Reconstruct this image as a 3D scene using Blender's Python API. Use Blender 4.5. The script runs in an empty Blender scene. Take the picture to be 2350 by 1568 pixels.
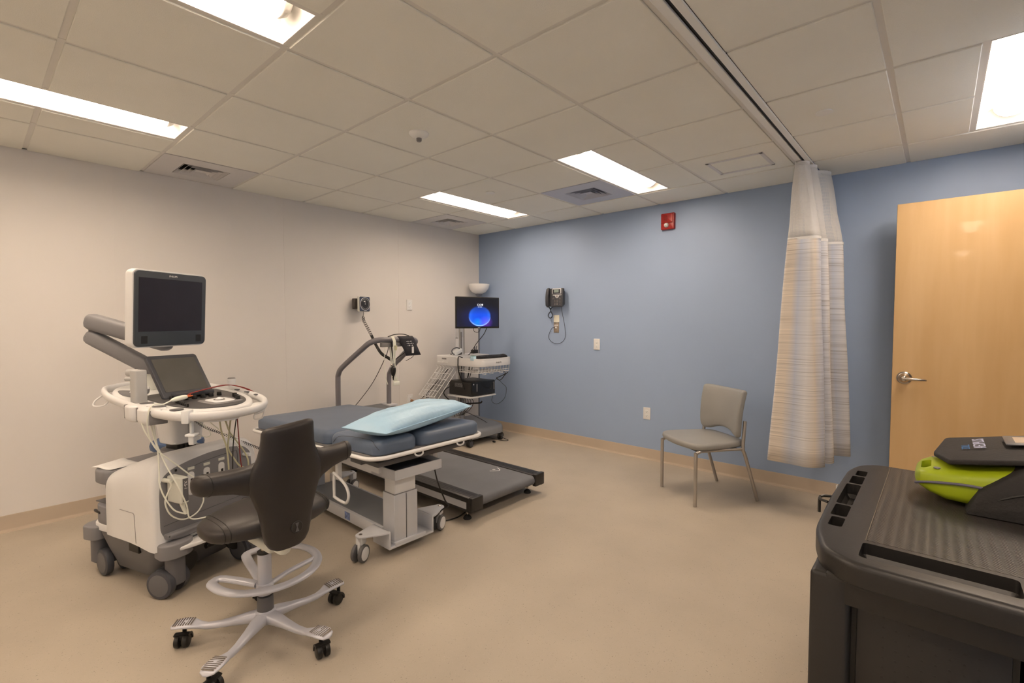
import bpy, bmesh, math, random
from mathutils import Vector, Matrix, Euler
random.seed(7)
C = bpy.context.scene.collection
S = bpy.context.scene
PI = math.pi
H = 2.461            # ceiling height
GX, GY, G = 0.616, 0.4616, 0.6096   # ceiling grid origin and pitch
# ------------------------------------------------------------------ camera
yaw, pitch, roll = -0.72484, -0.04198, 0.00042
fw = Vector((math.sin(yaw)*math.cos(pitch), math.cos(yaw)*math.cos(pitch), math.sin(pitch)))
rt = Vector((math.cos(yaw), -math.sin(yaw), 0)); up = rt.cross(fw)
cam = bpy.data.cameras.new('camera'); co = bpy.data.objects.new('camera', cam); C.objects.link(co)
cam.sensor_width = 36; cam.lens = 1108.42/2350*36; cam.clip_start = 0.02
m = Matrix((rt, up, -fw)).transposed().to_4x4(); m.translation = Vector((4.4701, -4.4039, 1.3542))
co.matrix_world = m; S.camera = co
# ------------------------------------------------------------------ world, exposure
w = bpy.data.worlds.new('world'); S.world = w; w.use_nodes = True
bg = w.node_tree.nodes['Background']; bg.inputs[0].default_value = (1, .9, .8, 1); bg.inputs[1].default_value = 0.12
S.view_settings.view_transform = 'Standard'; S.view_settings.look = 'None'
S.view_settings.gamma = 1; S.view_settings.exposure = 0.32; S.view_settings.use_curve_mapping = False
LAMP = 25.0          # strength of the fluorescent lenses
LAMPCOL = (1.0, .790, .60)
# ------------------------------------------------------------------ materials
def lin(c):
    c = c/255
    return c/12.92 if c <= .04045 else ((c+.055)/1.055)**2.4
REF = (lin(196), lin(180), lin(160))
def ob(r, g, b, k=.70):
    return tuple(min(.92, lin(v)/REF[i]*k) for i, v in enumerate((r, g, b)))
MC = {}
def mat(name, col, rough=.5, metal=0., vary=.04, vs=6., bump=0., bs=60., coat=0., spec=.5, emit=None, es=0., trans=0., sss=0.):
    if name in MC: return MC[name]
    M = bpy.data.materials.new(name); M.use_nodes = True; MC[name] = M
    nt = M.node_tree; b = nt.nodes['Principled BSDF']
    tc = nt.nodes.new('ShaderNodeTexCoord')
    n = nt.nodes.new('ShaderNodeTexNoise'); n.inputs['Scale'].default_value = vs; n.inputs['Detail'].default_value = 3
    nt.links.new(tc.outputs['Object'], n.inputs['Vector'])
    r = nt.nodes.new('ShaderNodeValToRGB')
    r.color_ramp.elements[0].position = .3; r.color_ramp.elements[1].position = .7
    r.color_ramp.elements[0].color = (*[c*(1-vary) for c in col], 1)
    r.color_ramp.elements[1].color = (*[min(1, c*(1+vary)) for c in col], 1)
    nt.links.new(n.outputs['Fac'], r.inputs['Fac']); nt.links.new(r.outputs['Color'], b.inputs['Base Color'])
    b.inputs['Roughness'].default_value = rough; b.inputs['Metallic'].default_value = metal
    b.inputs['Specular IOR Level'].default_value = spec; b.inputs['Coat Weight'].default_value = coat
    b.inputs['Transmission Weight'].default_value = trans
    if emit: b.inputs['Emission Color'].default_value = (*emit, 1); b.inputs['Emission Strength'].default_value = es
    if bump:
        n2 = nt.nodes.new('ShaderNodeTexNoise'); n2.inputs['Scale'].default_value = bs; n2.inputs['Detail'].default_value = 4
        nt.links.new(tc.outputs['Object'], n2.inputs['Vector'])
        bp = nt.nodes.new('ShaderNodeBump'); bp.inputs['Strength'].default_value = bump; bp.inputs['Distance'].default_value = .01
        nt.links.new(n2.outputs['Fac'], bp.inputs['Height']); nt.links.new(bp.outputs['Normal'], b.inputs['Normal'])
    return M
M_WALL = mat('cream wall paint', ob(198, 179, 157, .77), .6, bump=.05, bs=250, vary=.012, vs=1.5)
M_BLUE = mat('blue wall paint', ob(148, 154, 162, .64), .55, bump=.05, bs=250, vary=.012, vs=1.5)
M_TILE = mat('ceiling tile', ob(205, 187, 160, .86), .9, bump=.25, bs=300, vary=.02, vs=2)
M_GRID = mat('ceiling grid enamel', ob(196, 179, 156, .80), .5, vary=.01)
M_BASE = mat('tan vinyl base', ob(178, 150, 118, .60), .45, vary=.03)
M_WHITE = mat('white plastic', ob(202, 186, 166, .76), .38, vary=.015)
M_WHITE2 = mat('white enamel', ob(206, 192, 174, .78), .3, vary=.015)
M_IVORY = mat('ivory plastic', ob(202, 187, 160), .45, vary=.02)
M_GREY = mat('mid grey plastic', ob(124, 112, 100, .62), .5, vary=.03)
M_DGREY = mat('dark grey plastic', ob(96, 87, 78, .62), .5, vary=.03)
M_DARK = mat('charcoal plastic', ob(66, 62, 60, .6), .45, vary=.04)
M_BLACK = mat('black plastic', (.012, .011, .010), .42, vary=.1)
M_BLK2 = mat('black satin', (.022, .020, .019), .38, vary=.08)
M_RUBBER = mat('black rubber', (.016, .015, .014), .7, vary=.1)
M_ALU = mat('silver painted metal', ob(192, 178, 162, .70), .36, metal=.12, vary=.02)
M_CHROME = mat('brushed nickel', (.62, .57, .52), .24, metal=1., vary=.04, vs=20)
M_STEEL = mat('satin steel', (.50, .47, .44), .38, metal=.85, vary=.04)
M_WIRE = mat('coated white wire', ob(214, 200, 180, .8), .35, vary=.02)
M_GLASSY = mat('dark glass screen', (.024, .019, .024), .13, vary=.05)
M_LEATHER = mat('black leather', (.026, .022, .021), .42, vary=.12, bump=.05, bs=240)
M_TAUPE = mat('taupe grey vinyl', ob(144, 132, 115, .58), .45, vary=.03, bump=.05, bs=200)
M_NAVY = mat('slate blue vinyl', ob(92, 97, 103, .60), .42, vary=.04, bump=.05, bs=160)
M_CABLE = mat('cream cable', ob(212, 196, 166, .74), .5, vary=.03)
M_KHAKI = mat('yellowed cable', ob(190, 172, 128, .70), .5, vary=.03)
M_RED = mat('red cable', (.26, .018, .014), .45, vary=.05)
M_ALARM = mat('alarm red plastic', (.36, .016, .014), .35, vary=.05)
M_PAPER = mat('white paper', ob(214, 208, 204, .82), .8, vary=.02)
M_HANDRAIL = mat('grey tube enamel', ob(120, 108, 100, .62), .35, vary=.03)
M_BRACE = mat('white braided hose', ob(214, 203, 186, .7), .5)

def floor_mat():
    M = bpy.data.materials.new('speckled sheet vinyl'); M.use_nodes = True; nt = M.node_tree; b = nt.nodes['Principled BSDF']
    tc = nt.nodes.new('ShaderNodeTexCoord')
    def ramp(src, stops):
        r = nt.nodes.new('ShaderNodeValToRGB'); e = r.color_ramp.elements
        e[0].position, e[0].color = stops[0][0], (*stops[0][1], 1); e[1].position, e[1].color = stops[1][0], (*stops[1][1], 1)
        nt.links.new(src, r.inputs['Fac']); return r.outputs['Color']
    base = ob(198, 172, 139, .44)
    n = nt.nodes.new('ShaderNodeTexNoise'); n.inputs['Scale'].default_value = 3; n.inputs['Detail'].default_value = 5
    nt.links.new(tc.outputs['Object'], n.inputs['Vector'])
    c = ramp(n.outputs['Fac'], [(.3, [x*.95 for x in base]), (.7, [x*1.04 for x in base])])
    for sc, th, col in ((150, .10, [x*.60 for x in base]), (190, .10, [min(1, x*1.22) for x in base]), (60, .055, [x*.55 for x in base])):
        v = nt.nodes.new('ShaderNodeTexVoronoi'); v.inputs['Scale'].default_value = sc; v.inputs['Randomness'].default_value = 1
        nt.links.new(tc.outputs['Object'], v.inputs['Vector'])
        k = ramp(v.outputs['Distance'], [(th, (1, 1, 1)), (th+.12, (0, 0, 0))])
        n3 = nt.nodes.new('ShaderNodeTexNoise'); n3.inputs['Scale'].default_value = sc*.35
        nt.links.new(tc.outputs['Object'], n3.inputs['Vector'])
        k2 = ramp(n3.outputs['Fac'], [(.5, (0, 0, 0)), (.56, (1, 1, 1))])
        mu = nt.nodes.new('ShaderNodeMath'); mu.operation = 'MULTIPLY'; nt.links.new(k, mu.inputs[0]); nt.links.new(k2, mu.inputs[1])
        mx = nt.nodes.new('ShaderNodeMix'); mx.data_type = 'RGBA'
        nt.links.new(mu.outputs[0], mx.inputs['Factor']); nt.links.new(c, mx.inputs['A']); mx.inputs['B'].default_value = (*col, 1)
        c = mx.outputs['Result']
    nt.links.new(c, b.inputs['Base Color']); b.inputs['Roughness'].default_value = .5; b.inputs['Specular IOR Level'].default_value = .3
    return M
M_FLOOR = floor_mat()

def stripes_mat():   # curtain weave: fine horizontal strata, broad tan and blue grey bands along the cloth
    M = bpy.data.materials.new('striated curtain cloth'); M.use_nodes = True; nt = M.node_tree; b = nt.nodes['Principled BSDF']
    at = nt.nodes.new('ShaderNodeUVMap')
    def noise(sx, sy, det=4):
        mp = nt.nodes.new('ShaderNodeMapping'); mp.inputs['Scale'].default_value = (sx, sy, 1)
        n = nt.nodes.new('ShaderNodeTexNoise'); n.inputs['Scale'].default_value = 1; n.inputs['Detail'].default_value = det
        nt.links.new(at.outputs['UV'], mp.inputs['Vector']); nt.links.new(mp.outputs['Vector'], n.inputs['Vector']); return n.outputs['Fac']
    def ramp(src, stops):
        r = nt.nodes.new('ShaderNodeValToRGB'); e = r.color_ramp.elements
        while len(e) < len(stops): e.new(.5)
        for i, (p, c) in enumerate(stops): e[i].position = p; e[i].color = (*c, 1)
        nt.links.new(src, r.inputs['Fac']); return r.outputs['Color']
    sep = nt.nodes.new('ShaderNodeSeparateXYZ'); nt.links.new(at.outputs['UV'], sep.inputs[0])
    tan, cream, blue = ob(200, 176, 148, .66), ob(202, 186, 168, .70), ob(178, 170, 164, .66)
    wv = nt.nodes.new('ShaderNodeMath'); wv.operation = 'MULTIPLY'; wv.inputs[1].default_value = 1.0; nt.links.new(sep.outputs['X'], wv.inputs[0])
    fr = nt.nodes.new('ShaderNodeMath'); fr.operation = 'FRACT'; nt.links.new(wv.outputs[0], fr.inputs[0])
    base = ramp(fr.outputs[0], [(0, cream), (.08, tan), (.2, tan), (.33, blue), (.48, cream), (.6, tan), (.72, blue), (.86, tan), (1, cream)])
    st = ramp(noise(.7, 120), [(.30, (.52, .49, .47)), (.46, (.92, .92, .92)), (.56, (1, 1, 1)), (.66, (1.16, 1.14, 1.1))])
    mx = nt.nodes.new('ShaderNodeMix'); mx.data_type = 'RGBA'; mx.blend_type = 'MULTIPLY'; mx.inputs['Factor'].default_value = .8
    nt.links.new(base, mx.inputs['A']); nt.links.new(st, mx.inputs['B']); nt.links.new(mx.outputs['Result'], b.inputs['Base Color'])
    b.inputs['Roughness'].default_value = .85; b.inputs['Sheen Weight'].default_value = .1
    return M
def wood_mat():
    M = bpy.data.materials.new('maple veneer'); M.use_nodes = True; nt = M.node_tree; b = nt.nodes['Principled BSDF']
    tc = nt.nodes.new('ShaderNodeTexCoord'); mp = nt.nodes.new('ShaderNodeMapping'); mp.inputs['Scale'].default_value = (11, 11, 1.0)
    n = nt.nodes.new('ShaderNodeTexNoise'); n.inputs['Scale'].default_value = 1; n.inputs['Detail'].default_value = 6; n.inputs['Distortion'].default_value = .3
    nt.links.new(tc.outputs['Object'], mp.inputs[0]); nt.links.new(mp.outputs[0], n.inputs['Vector'])
    r = nt.nodes.new('ShaderNodeValToRGB'); r.color_ramp.elements[0].position = .3; r.color_ramp.elements[1].position = .72
    r.color_ramp.elements[0].color = (*ob(204, 156, 98, .61), 1); r.color_ramp.elements[1].color = (*ob(210, 164, 108, .63), 1)
    nt.links.new(n.outputs['Fac'], r.inputs['Fac']); nt.links.new(r.outputs['Color'], b.inputs['Base Color'])
    b.inputs['Roughness'].default_value = .38; b.inputs['Coat Weight'].default_value = .15
    return M
M_WOOD = wood_mat()
# ------------------------------------------------------------------ mesh helpers
class B:
    def __init__(s): s.b = bmesh.new()
    def _add(s, vs, fs, M=None):
        if M is not None: vs = [M @ Vector(v) for v in vs]
        v = [s.b.verts.new(p) for p in vs]
        out = []
        for f in fs:
            try: out.append(s.b.faces.new([v[i] for i in f]))
            except ValueError: pass
        return v, out
    def box(s, c, d, M=None, bev=0., seg=2, rz=0.):
        x, y, z = [q/2 for q in d]
        R = Matrix.Translation(Vector(c)) @ Matrix.Rotation(rz, 4, 'Z')
        if M is not None: R = M @ R
        vs = [(-x, -y, -z), (x, -y, -z), (x, y, -z), (-x, y, -z), (-x, -y, z), (x, -y, z), (x, y, z), (-x, y, z)]
        v, f = s._add(vs, [(0, 3, 2, 1), (4, 5, 6, 7), (0, 1, 5, 4), (1, 2, 6, 5), (2, 3, 7, 6), (3, 0, 4, 7)], R)
        if bev:
            es = {e for q in f for e in q.edges}
            bmesh.ops.bevel(s.b, geom=list(es), offset=min(bev, .49*min(d)), segments=seg, affect='EDGES', profile=.5)
        return s
    def rings(s, rs, cap=True, closed=False, M=None):
        n = len(rs[0]); vs = [p for r in rs for p in r]; fs = []
        k = len(rs)
        for i in range(k if closed else k-1):
            a, b_ = i*n, ((i+1) % k)*n
            for j in range(n):
                j2 = (j+1) % n; fs.append((a+j, a+j2, b_+j2, b_+j))
        if cap and not closed: fs.append(tuple(range(n))[::-1]); fs.append(tuple((k-1)*n+j for j in range(n)))
        s._add(vs, fs, M); return s
    def cyl(s, p0, p1, r0, r1=None, seg=20, M=None, bev=0.):
        r1 = r0 if r1 is None else r1
        p0, p1 = Vector(p0), Vector(p1); d = (p1-p0); L = d.length; d = d/L
        a = d.orthogonal().normalized(); c = d.cross(a)
        ring = lambda p, r: [p+(a*math.cos(t)+c*math.sin(t))*r for t in (2*PI*i/seg for i in range(seg))]
        if bev: s.rings([ring(p0, r0-bev), ring(p0+d*bev*.3, r0-bev*.3), ring(p0+d*bev, r0), ring(p1-d*bev, r1), ring(p1-d*bev*.3, r1-bev*.3), ring(p1, r1-bev)], M=M)
        else: s.rings([ring(p0, r0), ring(p1, r1)], M=M)
        return s
    def lathe(s, prof, M=None, seg=32):
        s.rings([[(r*math.cos(2*PI*i/seg), r*math.sin(2*PI*i/seg), z) for i in range(seg)] for r, z in prof], M=M); return s
    def tube(s, pts, r, seg=8, smooth=6, closed=False, M=None, flat=1., rf=None):
        pts = [Vector(p) for p in pts]
        if smooth: pts = catmull(pts, smooth, closed)
        n = len(pts); rs = []; a = None
        for i, p in enumerate(pts):
            if closed: t = pts[(i+1) % n]-pts[i-1]
            else: t = pts[min(i+1, n-1)]-pts[max(i-1, 0)]
            t.normalize()
            if a is None:
                a = t.cross(Vector((0, 0, 1)))
                if a.length < .05: a = t.orthogonal()
            a = (a-t*a.dot(t)).normalized(); c = t.cross(a)
            rr = r if rf is None else rf(i/(n-1))
            rs.append([p+(a*math.cos(q)+c*math.sin(q)*flat)*rr for q in (2*PI*k/seg for k in range(seg))])
        s.rings(rs, closed=closed, M=M); return s
    def pad(s, out, z0, z1, r=.01, seg=4, M=None, crown=0., rb=None, f=None):
        # rounded slab: outline in xy between z0 and z1, edges rounded by r (top) and rb (bottom)
        rb = r if rb is None else rb; rs = []
        nrm = normals2(out)
        def lay(d, z):
            rs.append([(p[0]-q[0]*d, p[1]-q[1]*d, z) for p, q in zip(out, nrm)])
        for i in range(seg+1 if rb else 1):
            t = PI/2*i/seg if rb else 0; lay(rb*(1-math.sin(t)) if rb else 0, z0+(rb*(1-math.cos(t)) if rb else 0))
        for i in range(seg+1 if r else 1):
            t = PI/2*i/seg if r else 0; lay(r*(1-math.cos(t)) if r else 0, z1-r*(1-math.sin(t)) if r else z1)
        if crown:
            cx = sum(p[0] for p in out)/len(out); cy = sum(p[1] for p in out)/len(out)
            top = rs[-1]
            for k, h in ((.85, .45), (.6, .8), (.3, .96), (.08, 1.)): rs.append([(cx+(x-cx)*k, cy+(y-cy)*k, z1+crown*h) for x, y, z in top])
        if f: rs = [[f(p) for p in r_] for r_ in rs]
        s.rings(rs, M=M); return s
    def quad(s, ps, M=None): s._add(ps, [tuple(range(len(ps)))], M); return s
    def sph(s, c, r, sc=(1, 1, 1), seg=16, M=None, k=10):
        T = Matrix.Translation(Vector(c)) @ Matrix.Diagonal((*sc, 1))
        if M is not None: T = M @ T
        s.lathe([(max(1e-4, r*math.sin(PI*i/k)), -r*math.cos(PI*i/k)) for i in range(k+1)], T, seg); return s
    def done(s, name, mt, parent=None, ang=38, smooth=True):
        bmesh.ops.recalc_face_normals(s.b, faces=s.b.faces)
        me = bpy.data.meshes.new(name); s.b.to_mesh(me); s.b.free()
        if mt: me.materials.append(mt)
        if smooth:
            me.polygons.foreach_set('use_smooth', [True]*len(me.polygons)); me.set_sharp_from_angle(angle=math.radians(ang))
        o = bpy.data.objects.new(name, me); C.objects.link(o)
        if parent: o.parent = parent
        return o
def catmull(p, k, closed=False):
    n = len(p); out = []
    if n < 3 and not closed: return [p[0].lerp(p[-1], i/k) for i in range(k+1)]
    for i in range(n if closed else n-1):
        a, b_, c, d = (p[i-1] if (i or closed) else p[0]*2-p[1]), p[i], p[(i+1) % n], (p[(i+2) % n] if (closed or i+2 < n) else p[-1]*2-p[-2])
        for j in range(k):
            t = j/k
            out.append(.5*((2*b_)+(c-a)*t+(2*a-5*b_+4*c-d)*t*t+(3*b_-a-3*c+d)*t**3))
    if not closed: out.append(p[-1].copy())
    return out
def normals2(o):
    n = len(o); A = sum(o[i][0]*o[(i+1) % n][1]-o[(i+1) % n][0]*o[i][1] for i in range(n)); sg = 1 if A > 0 else -1; r = []
    for i in range(n):
        t = Vector((o[(i+1) % n][0]-o[i-1][0], o[(i+1) % n][1]-o[i-1][1]))
        if t.length < 1e-9: t = Vector((1, 0))
        t.normalize(); r.append((t.y*sg, -t.x*sg))
    return r
def rrect(w, h, r, n=6, cx=0, cy=0):
    r = min(r, w/2-1e-4, h/2-1e-4); o = []
    for sx, sy, a0 in ((1, 1, 0), (-1, 1, PI/2), (-1, -1, PI), (1, -1, 3*PI/2)):
        for i in range(n+1):
            a = a0+PI/2*i/n; o.append((cx+sx*(w/2-r)+r*math.cos(a), cy+sy*(h/2-r)+r*math.sin(a)))
    return o
def smooth2(pts, k=5):
    return [(p.x, p.y) for p in catmull([Vector((x, y, 0)) for x, y in pts], k, True)]
def ering(c, ax, ay, a, b_, n=24, p=2.5):
    c, ax, ay = Vector(c), Vector(ax), Vector(ay); o = []
    for i in range(n):
        t = 2*PI*i/n; x, y = math.cos(t), math.sin(t)
        o.append(c+ax*(a*math.copysign(abs(x)**(2/p), x))+ay*(b_*math.copysign(abs(y)**(2/p), y)))
    return o
def thing(name, label, cat, loc=(0, 0, 0), rz=0., group=None):
    o = bpy.data.objects.new(name, None); C.objects.link(o); o.empty_display_size = .05
    o.location = loc; o.rotation_euler = (0, 0, rz); o['label'] = label; o['category'] = cat
    if group: o['group'] = group
    return o
def tag(o, label, cat, group=None):
    o['label'] = label; o['category'] = cat
    if group: o['group'] = group
    return o
def struct(o): o['kind'] = 'structure'; return o
def dup(o, parent=None):
    c = o.copy(); C.objects.link(c)
    if parent: c.parent = parent
    for ch in list(o.children): dup(ch, c)
    return c
def text(name, body, size, mt, parent, M, ext=.0006, align='CENTER', sx=1.):
    cu = bpy.data.curves.new(name, 'FONT'); cu.body = body; cu.size = size; cu.align_x = align; cu.align_y = 'CENTER'; cu.extrude = ext
    t = bpy.data.objects.new(name, cu); C.objects.link(t); bpy.context.view_layer.update()
    me = bpy.data.meshes.new_from_object(t.evaluated_get(bpy.context.evaluated_depsgraph_get()))
    bpy.data.objects.remove(t); bpy.data.curves.remove(cu)
    me.transform(M @ Matrix.Diagonal((sx, 1, 1, 1))); me.materials.clear(); me.materials.append(mt)
    o = bpy.data.objects.new(name, me); C.objects.link(o)
    if parent: o.parent = parent
    return o
def frame(o, x, y):   # matrix whose local x, y are the given directions
    x = Vector(x).normalized(); y = Vector(y); y = (y-x*y.dot(x)).normalized(); z = x.cross(y)
    m = Matrix((x, y, z)).transposed().to_4x4(); m.translation = Vector(o); return m
XP, YP, ZP = Vector((1, 0, 0)), Vector((0, 1, 0)), Vector((0, 0, 1))
FACE_X = lambda o: frame(o, YP, ZP)      # upright plane seen from +X
FACE_MY = lambda o: frame(o, XP, ZP)     # upright plane seen from -Y
FACE_DOWN = lambda o: frame(o, XP, -YP)  # plane seen from below

# ================================================================== ROOM
RX, FY = 4.90, -8.00
xi = lambda i: GX+i*G
yj = lambda j: -(GY+j*G)
struct(B().box((2.7, FY/2, -.05), (6.4, -FY+.6, .1)).done('floor', M_FLOOR, smooth=False))
struct(B().box((-.06, FY/2, H/2+.1), (.12, -FY+.3, H+.4)).done('wall_left', M_WALL, smooth=False))
struct(B().box((2.7, .06, H/2+.1), (6.4, .12, H+.4)).done('wall_back', M_BLUE, smooth=False))
struct(B().box((2.7, FY-.06, H/2+.1), (6.4, .12, H+.4)).done('wall_front', M_WALL, smooth=False))
b = B(); b.box((RX+.12, -.09, H/2+.1), (.24, .18, H+.4)); b.box((RX+.12, (-1.32+FY)/2, H/2+.1), (.24, FY*-1-1.32, H+.4)); b.box((RX+.12, -.75, (2.19+H+.3)/2), (.24, 1.14, H+.3-2.19))
struct(b.done('wall_right', M_BLUE, smooth=False))
struct(B().box((5.93, -.9, H/2+.1), (.06, 3.0, H+.4)).done('wall_corridor', M_WALL, smooth=False))
# flash-cove base
def cove(name, p0, p1, inward):
    prof = [(0, .104), (.004, .104), (.006, .100), (.006, .016), (.010, .009), (.017, .005), (.028, .0035), (.033, .0025), (.034, 0), (0, 0)]
    p0, p1, n = Vector(p0), Vector(p1), Vector(inward); b = B()
    b.rings([[p+n*a+ZP*z for a, z in prof] for p in (p0, p1)]); return struct(b.done(name, M_BASE, ang=60))
cove('baseboard_left', (0, 0, 0), (0, FY, 0), (1, 0, 0))
cove('baseboard_back', (0, 0, 0), (RX, 0, 0), (0, -1, 0))
cove('baseboard_right', (RX, -1.36, 0), (RX, FY, 0), (-1, 0, 0))
cove('baseboard_front', (0, FY, 0), (RX, FY, 0), (0, 1, 0))
for k, y in enumerate((-3.677, -2.471, -1.237)):
    struct(B().box((.0008, y, (H+.104)/2), (.0016, .007, H-.108)).done('trim_%d' % (k+1), M_WALL, smooth=False))
# door frame (steel, behind the leaf) and open maple door
b = B()
for y in (-.16, -1.34): b.box((RX+.11, y-.02 if y > -1 else y+.02, 1.09), (.29, .05, 2.18), bev=.004)
b.box((RX+.11, -.75, 2.175), (.29, 1.23, .05), bev=.004)
struct(b.done('trim_4', M_GREY))
d = struct(B().box((4.235+.4575, -.226, 1.072), (.915, .045, 2.124), bev=.002, seg=1).done('door_1', M_WOOD))
# lever handle on a round rose
b = B(); X0, Y0, Z0 = 4.30, -.2487, .975
b.lathe([(.0, .0), (.040, .0), (.042, .004), (.038, .009), (.031, .011), (.029, .016), (.024, .022), (.018, .030), (.016, .05), (.0165, .062), (.012, .066), (0, .067)], frame((X0, Y0, Z0), XP, ZP), 40)
b.tube([(X0, Y0-.056, Z0), (X0+.025, Y0-.058, Z0), (X0+.06, Y0-.058, Z0-.002), (X0+.098, Y0-.050, Z0-.004), (X0+.112, Y0-.040, Z0-.006)], .0085, 12, rf=lambda t: .011-.004*t)
b.done('door_handle', M_CHROME, d)
# ------------------------------------------------------------------ ceiling
FIX = [(.5, 0), (3, 0), (.5, 5), (3, 5), (6.5, 0), (6.5, 5), (.5, 10), (3, 10), (6.5, 10)]      # (i of the left edge, first row); the last row is added unseen fill
fixcells = {}
for fi, j in FIX:
    for r in (j, j+1): fixcells[(int(fi), r)] = fi
DIFF = [(-1, 4), (-1, 0), (2, 0)]
b = B(); gp = .012
for i in range(-1, 7):
    for j in range(-1, 13):
        x0 = xi(i) if i >= 0 else 0; x1 = xi(i+1); y0 = yj(j) if j >= 0 else 0; y1 = max(yj(j+1), FY)
        if i == 4: x1 += .013
        if i == 5: x0 = 3.765
        ax0, ax1 = x0+(gp if i >= 0 else .004), x1-(gp if i < 6 else .006)
        ay0, ay1 = y0-(gp if j >= 0 else .004), y1+gp
        if (i, j) in DIFF: continue
        if (i, j) in fixcells:
            fi = fixcells[(i, j)]; mid = x0+G/2
            if fi > i: ax1 = mid-gp
            else: ax0 = mid+gp
        b.box(((ax0+ax1)/2, (ay0+ay1)/2, H+.008), (ax1-ax0, ay0-ay1, .016), bev=.0025, seg=1)
ceil = struct(b.done('ceiling', M_TILE, smooth=False))
b = B()
for i in range(0, 8):
    if i == 5: b.box((3.678, FY/2, H+.009), (.024, -FY, .006)); continue
    b.box((xi(i) if i < 7 else RX-.012, FY/2, H+.009), (.024, -FY, .006))
for i, r in [(q_, r_) for q_ in (.5, 3.5, 6.5) for r_ in ((0, 2), (5, 7), (10, 12))]:
    b.box((xi(i), (yj(r[0])+yj(r[1]))/2, H+.009), (.024, (r[1]-r[0])*G, .006))
for j in range(0, 13):
    y = yj(j); segs = []; x = 0.
    # cut the cross tee where it would run through a light
    cuts = sorted([(xi(fi), xi(fi)+G/2) for fi, jj in FIX if j == jj+1])
    for a, c in cuts: segs.append((x, a)); x = c
    segs.append((x, RX))
    for a, c in segs:
        for p, q in ((a, min(c, 3.67)), (max(a, 3.762), c)):
            if q > p: b.box(((p+q)/2, y, H+.0095), (q-p, .024, .005))
b.box((.012, FY/2, H+.0095), (.024, -FY, .005)); b.box((RX/2, -.012, H+.0095), (RX, .024, .005))
b.done('grid', M_GRID, ceil, smooth=False)
b = B(); b.box((2.7, FY/2, H+.24), (6.4, -FY+.4, .04)); b.done('light_block_deck', M_DGREY, ceil, smooth=False)  # unseen deck above the tiles, added to block world light
# ------------------------------------------------------------------ recessed fluorescent lights
M_LENS = mat('fluorescent lens', (.85, .84, .82), .4, emit=LAMPCOL, es=LAMP, vary=.0)
M_REFL = mat('light reflector enamel', (.86, .85, .83), .35, vary=.01)
Lx, Ly = G/2-.024, 2*G-.024
def light(x0, j, label):
    t = thing('ceiling_light', label, 'ceiling light', (x0+G/4, yj(j)-G, H+.006), group='recessed ceiling lights')
    b = B(); a, l = Lx/2, Ly/2; di = .072; le = l-.045; n = 8
    def rect(w, h, z): return [(w, h, z), (-w, h, z), (-w, -h, z), (w, -h, z)]
    rs = [rect(a, l, 0), rect(a-.004, l-.004, .0)]
    for k in range(1, n+1):
        q = k/n; rs.append(rect(a-.004-(a-.004-di)*q, l-.004-.038*q, .085*math.sin(q*PI/2)))
    b.rings(rs, cap=False); b.quad(rect(di, le, .0851)); b.done('housing', M_REFL, t, ang=50)
    b = B(); L2 = l-.075; r = []
    for y in (-L2, L2): r.append([(.07*math.cos(u), y, .080-.060*math.sin(u)) for u in (PI*k/14 for k in range(15))]+[(-.07, y, .084), (.07, y, .084)])
    b.rings(r); b.done('lens', M_LENS, t, ang=60)
    for sy in (-1, 1):
        b = B(); r = []
        for y, q in ((sy*(L2+.0005), 1.), (sy*(L2+.014), .98), (sy*(L2+.032), .80)):
            r.append([(.072*q*math.cos(u), y, .082-.059*q*math.sin(u)) for u in (PI*k/14 for k in range(15))])
        b.rings(r); b.done('end_cap', M_GRID, t, ang=50)
    return t
for (fi, j), lb in zip(FIX, ('smallest recessed ceiling light, between the corner vent and the monitor cart corner',
        'recessed ceiling light beside the bluish air vent over the blue wall',
        'long recessed ceiling light cut by the left edge of the photo',
        'large recessed ceiling light cut by the top edge of the photo',
        'recessed ceiling light cut by the right edge, above the wooden door',
        'recessed ceiling light directly over the camera and black cart',
        'added unseen fill light behind the camera near the cream wall',
        'added unseen fill light behind the camera in the middle of the room',
        'added unseen fill light behind the camera near the door side wall')):
    light(xi(fi), j, lb)
# ------------------------------------------------------------------ ceiling air vents
M_VENT = mat('vent enamel', ob(188, 172, 154, .80), .45, vary=.01)
M_VENTB = mat('bluish vent enamel', ob(176, 166, 160, .72), .45, vary=.01)
def vent(cx, cy, w, h, label, mt, hs=.150):
    t = thing('air_vent', label, 'air vent', (cx, cy, H+.001), group='square ceiling air vents')
    b = B(); a, l = w/2, h/2
    for c, d in (((-(a+hs)/2, 0), (a-hs, 2*l)), (((a+hs)/2, 0), (a-hs, 2*l)), ((0, (l+hs)/2), (2*hs, l-hs)), ((0, -(l+hs)/2), (2*hs, l-hs))):
        b.box((*c, .003), (*d, .004))
    b.done('panel', mt, t, smooth=False)
    for k in range(5):
        q = hs-.004-.030*k; b = B()
        if k < 4:
            sq = lambda w_, z: [(w_, w_, z), (-w_, w_, z), (-w_, -w_, z), (w_, -w_, z)]
            b.rings([sq(q, .001), sq(q-.024, .026), sq(q-.026, .026), sq(q-.003, .001)], closed=True)
        else: b.box((0, 0, .012), (2*q+.02, 2*q+.02, .003))
        b.done('louvre', mt, t, smooth=False)
    B().box((0, 0, .06), (2*hs+.02, 2*hs+.02, .004)).done('duct', M_BLACK, t, smooth=False)
vent(GX/2, (yj(4)+yj(5))/2, GX-.03, G-.02, 'large square air vent near the left wall, above the ultrasound machine', M_VENT)
vent(GX/2, (yj(0)+yj(1))/2, GX-.03, G-.02, 'far small square air vent in the ceiling corner above the monitor cart', M_VENT)
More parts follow.
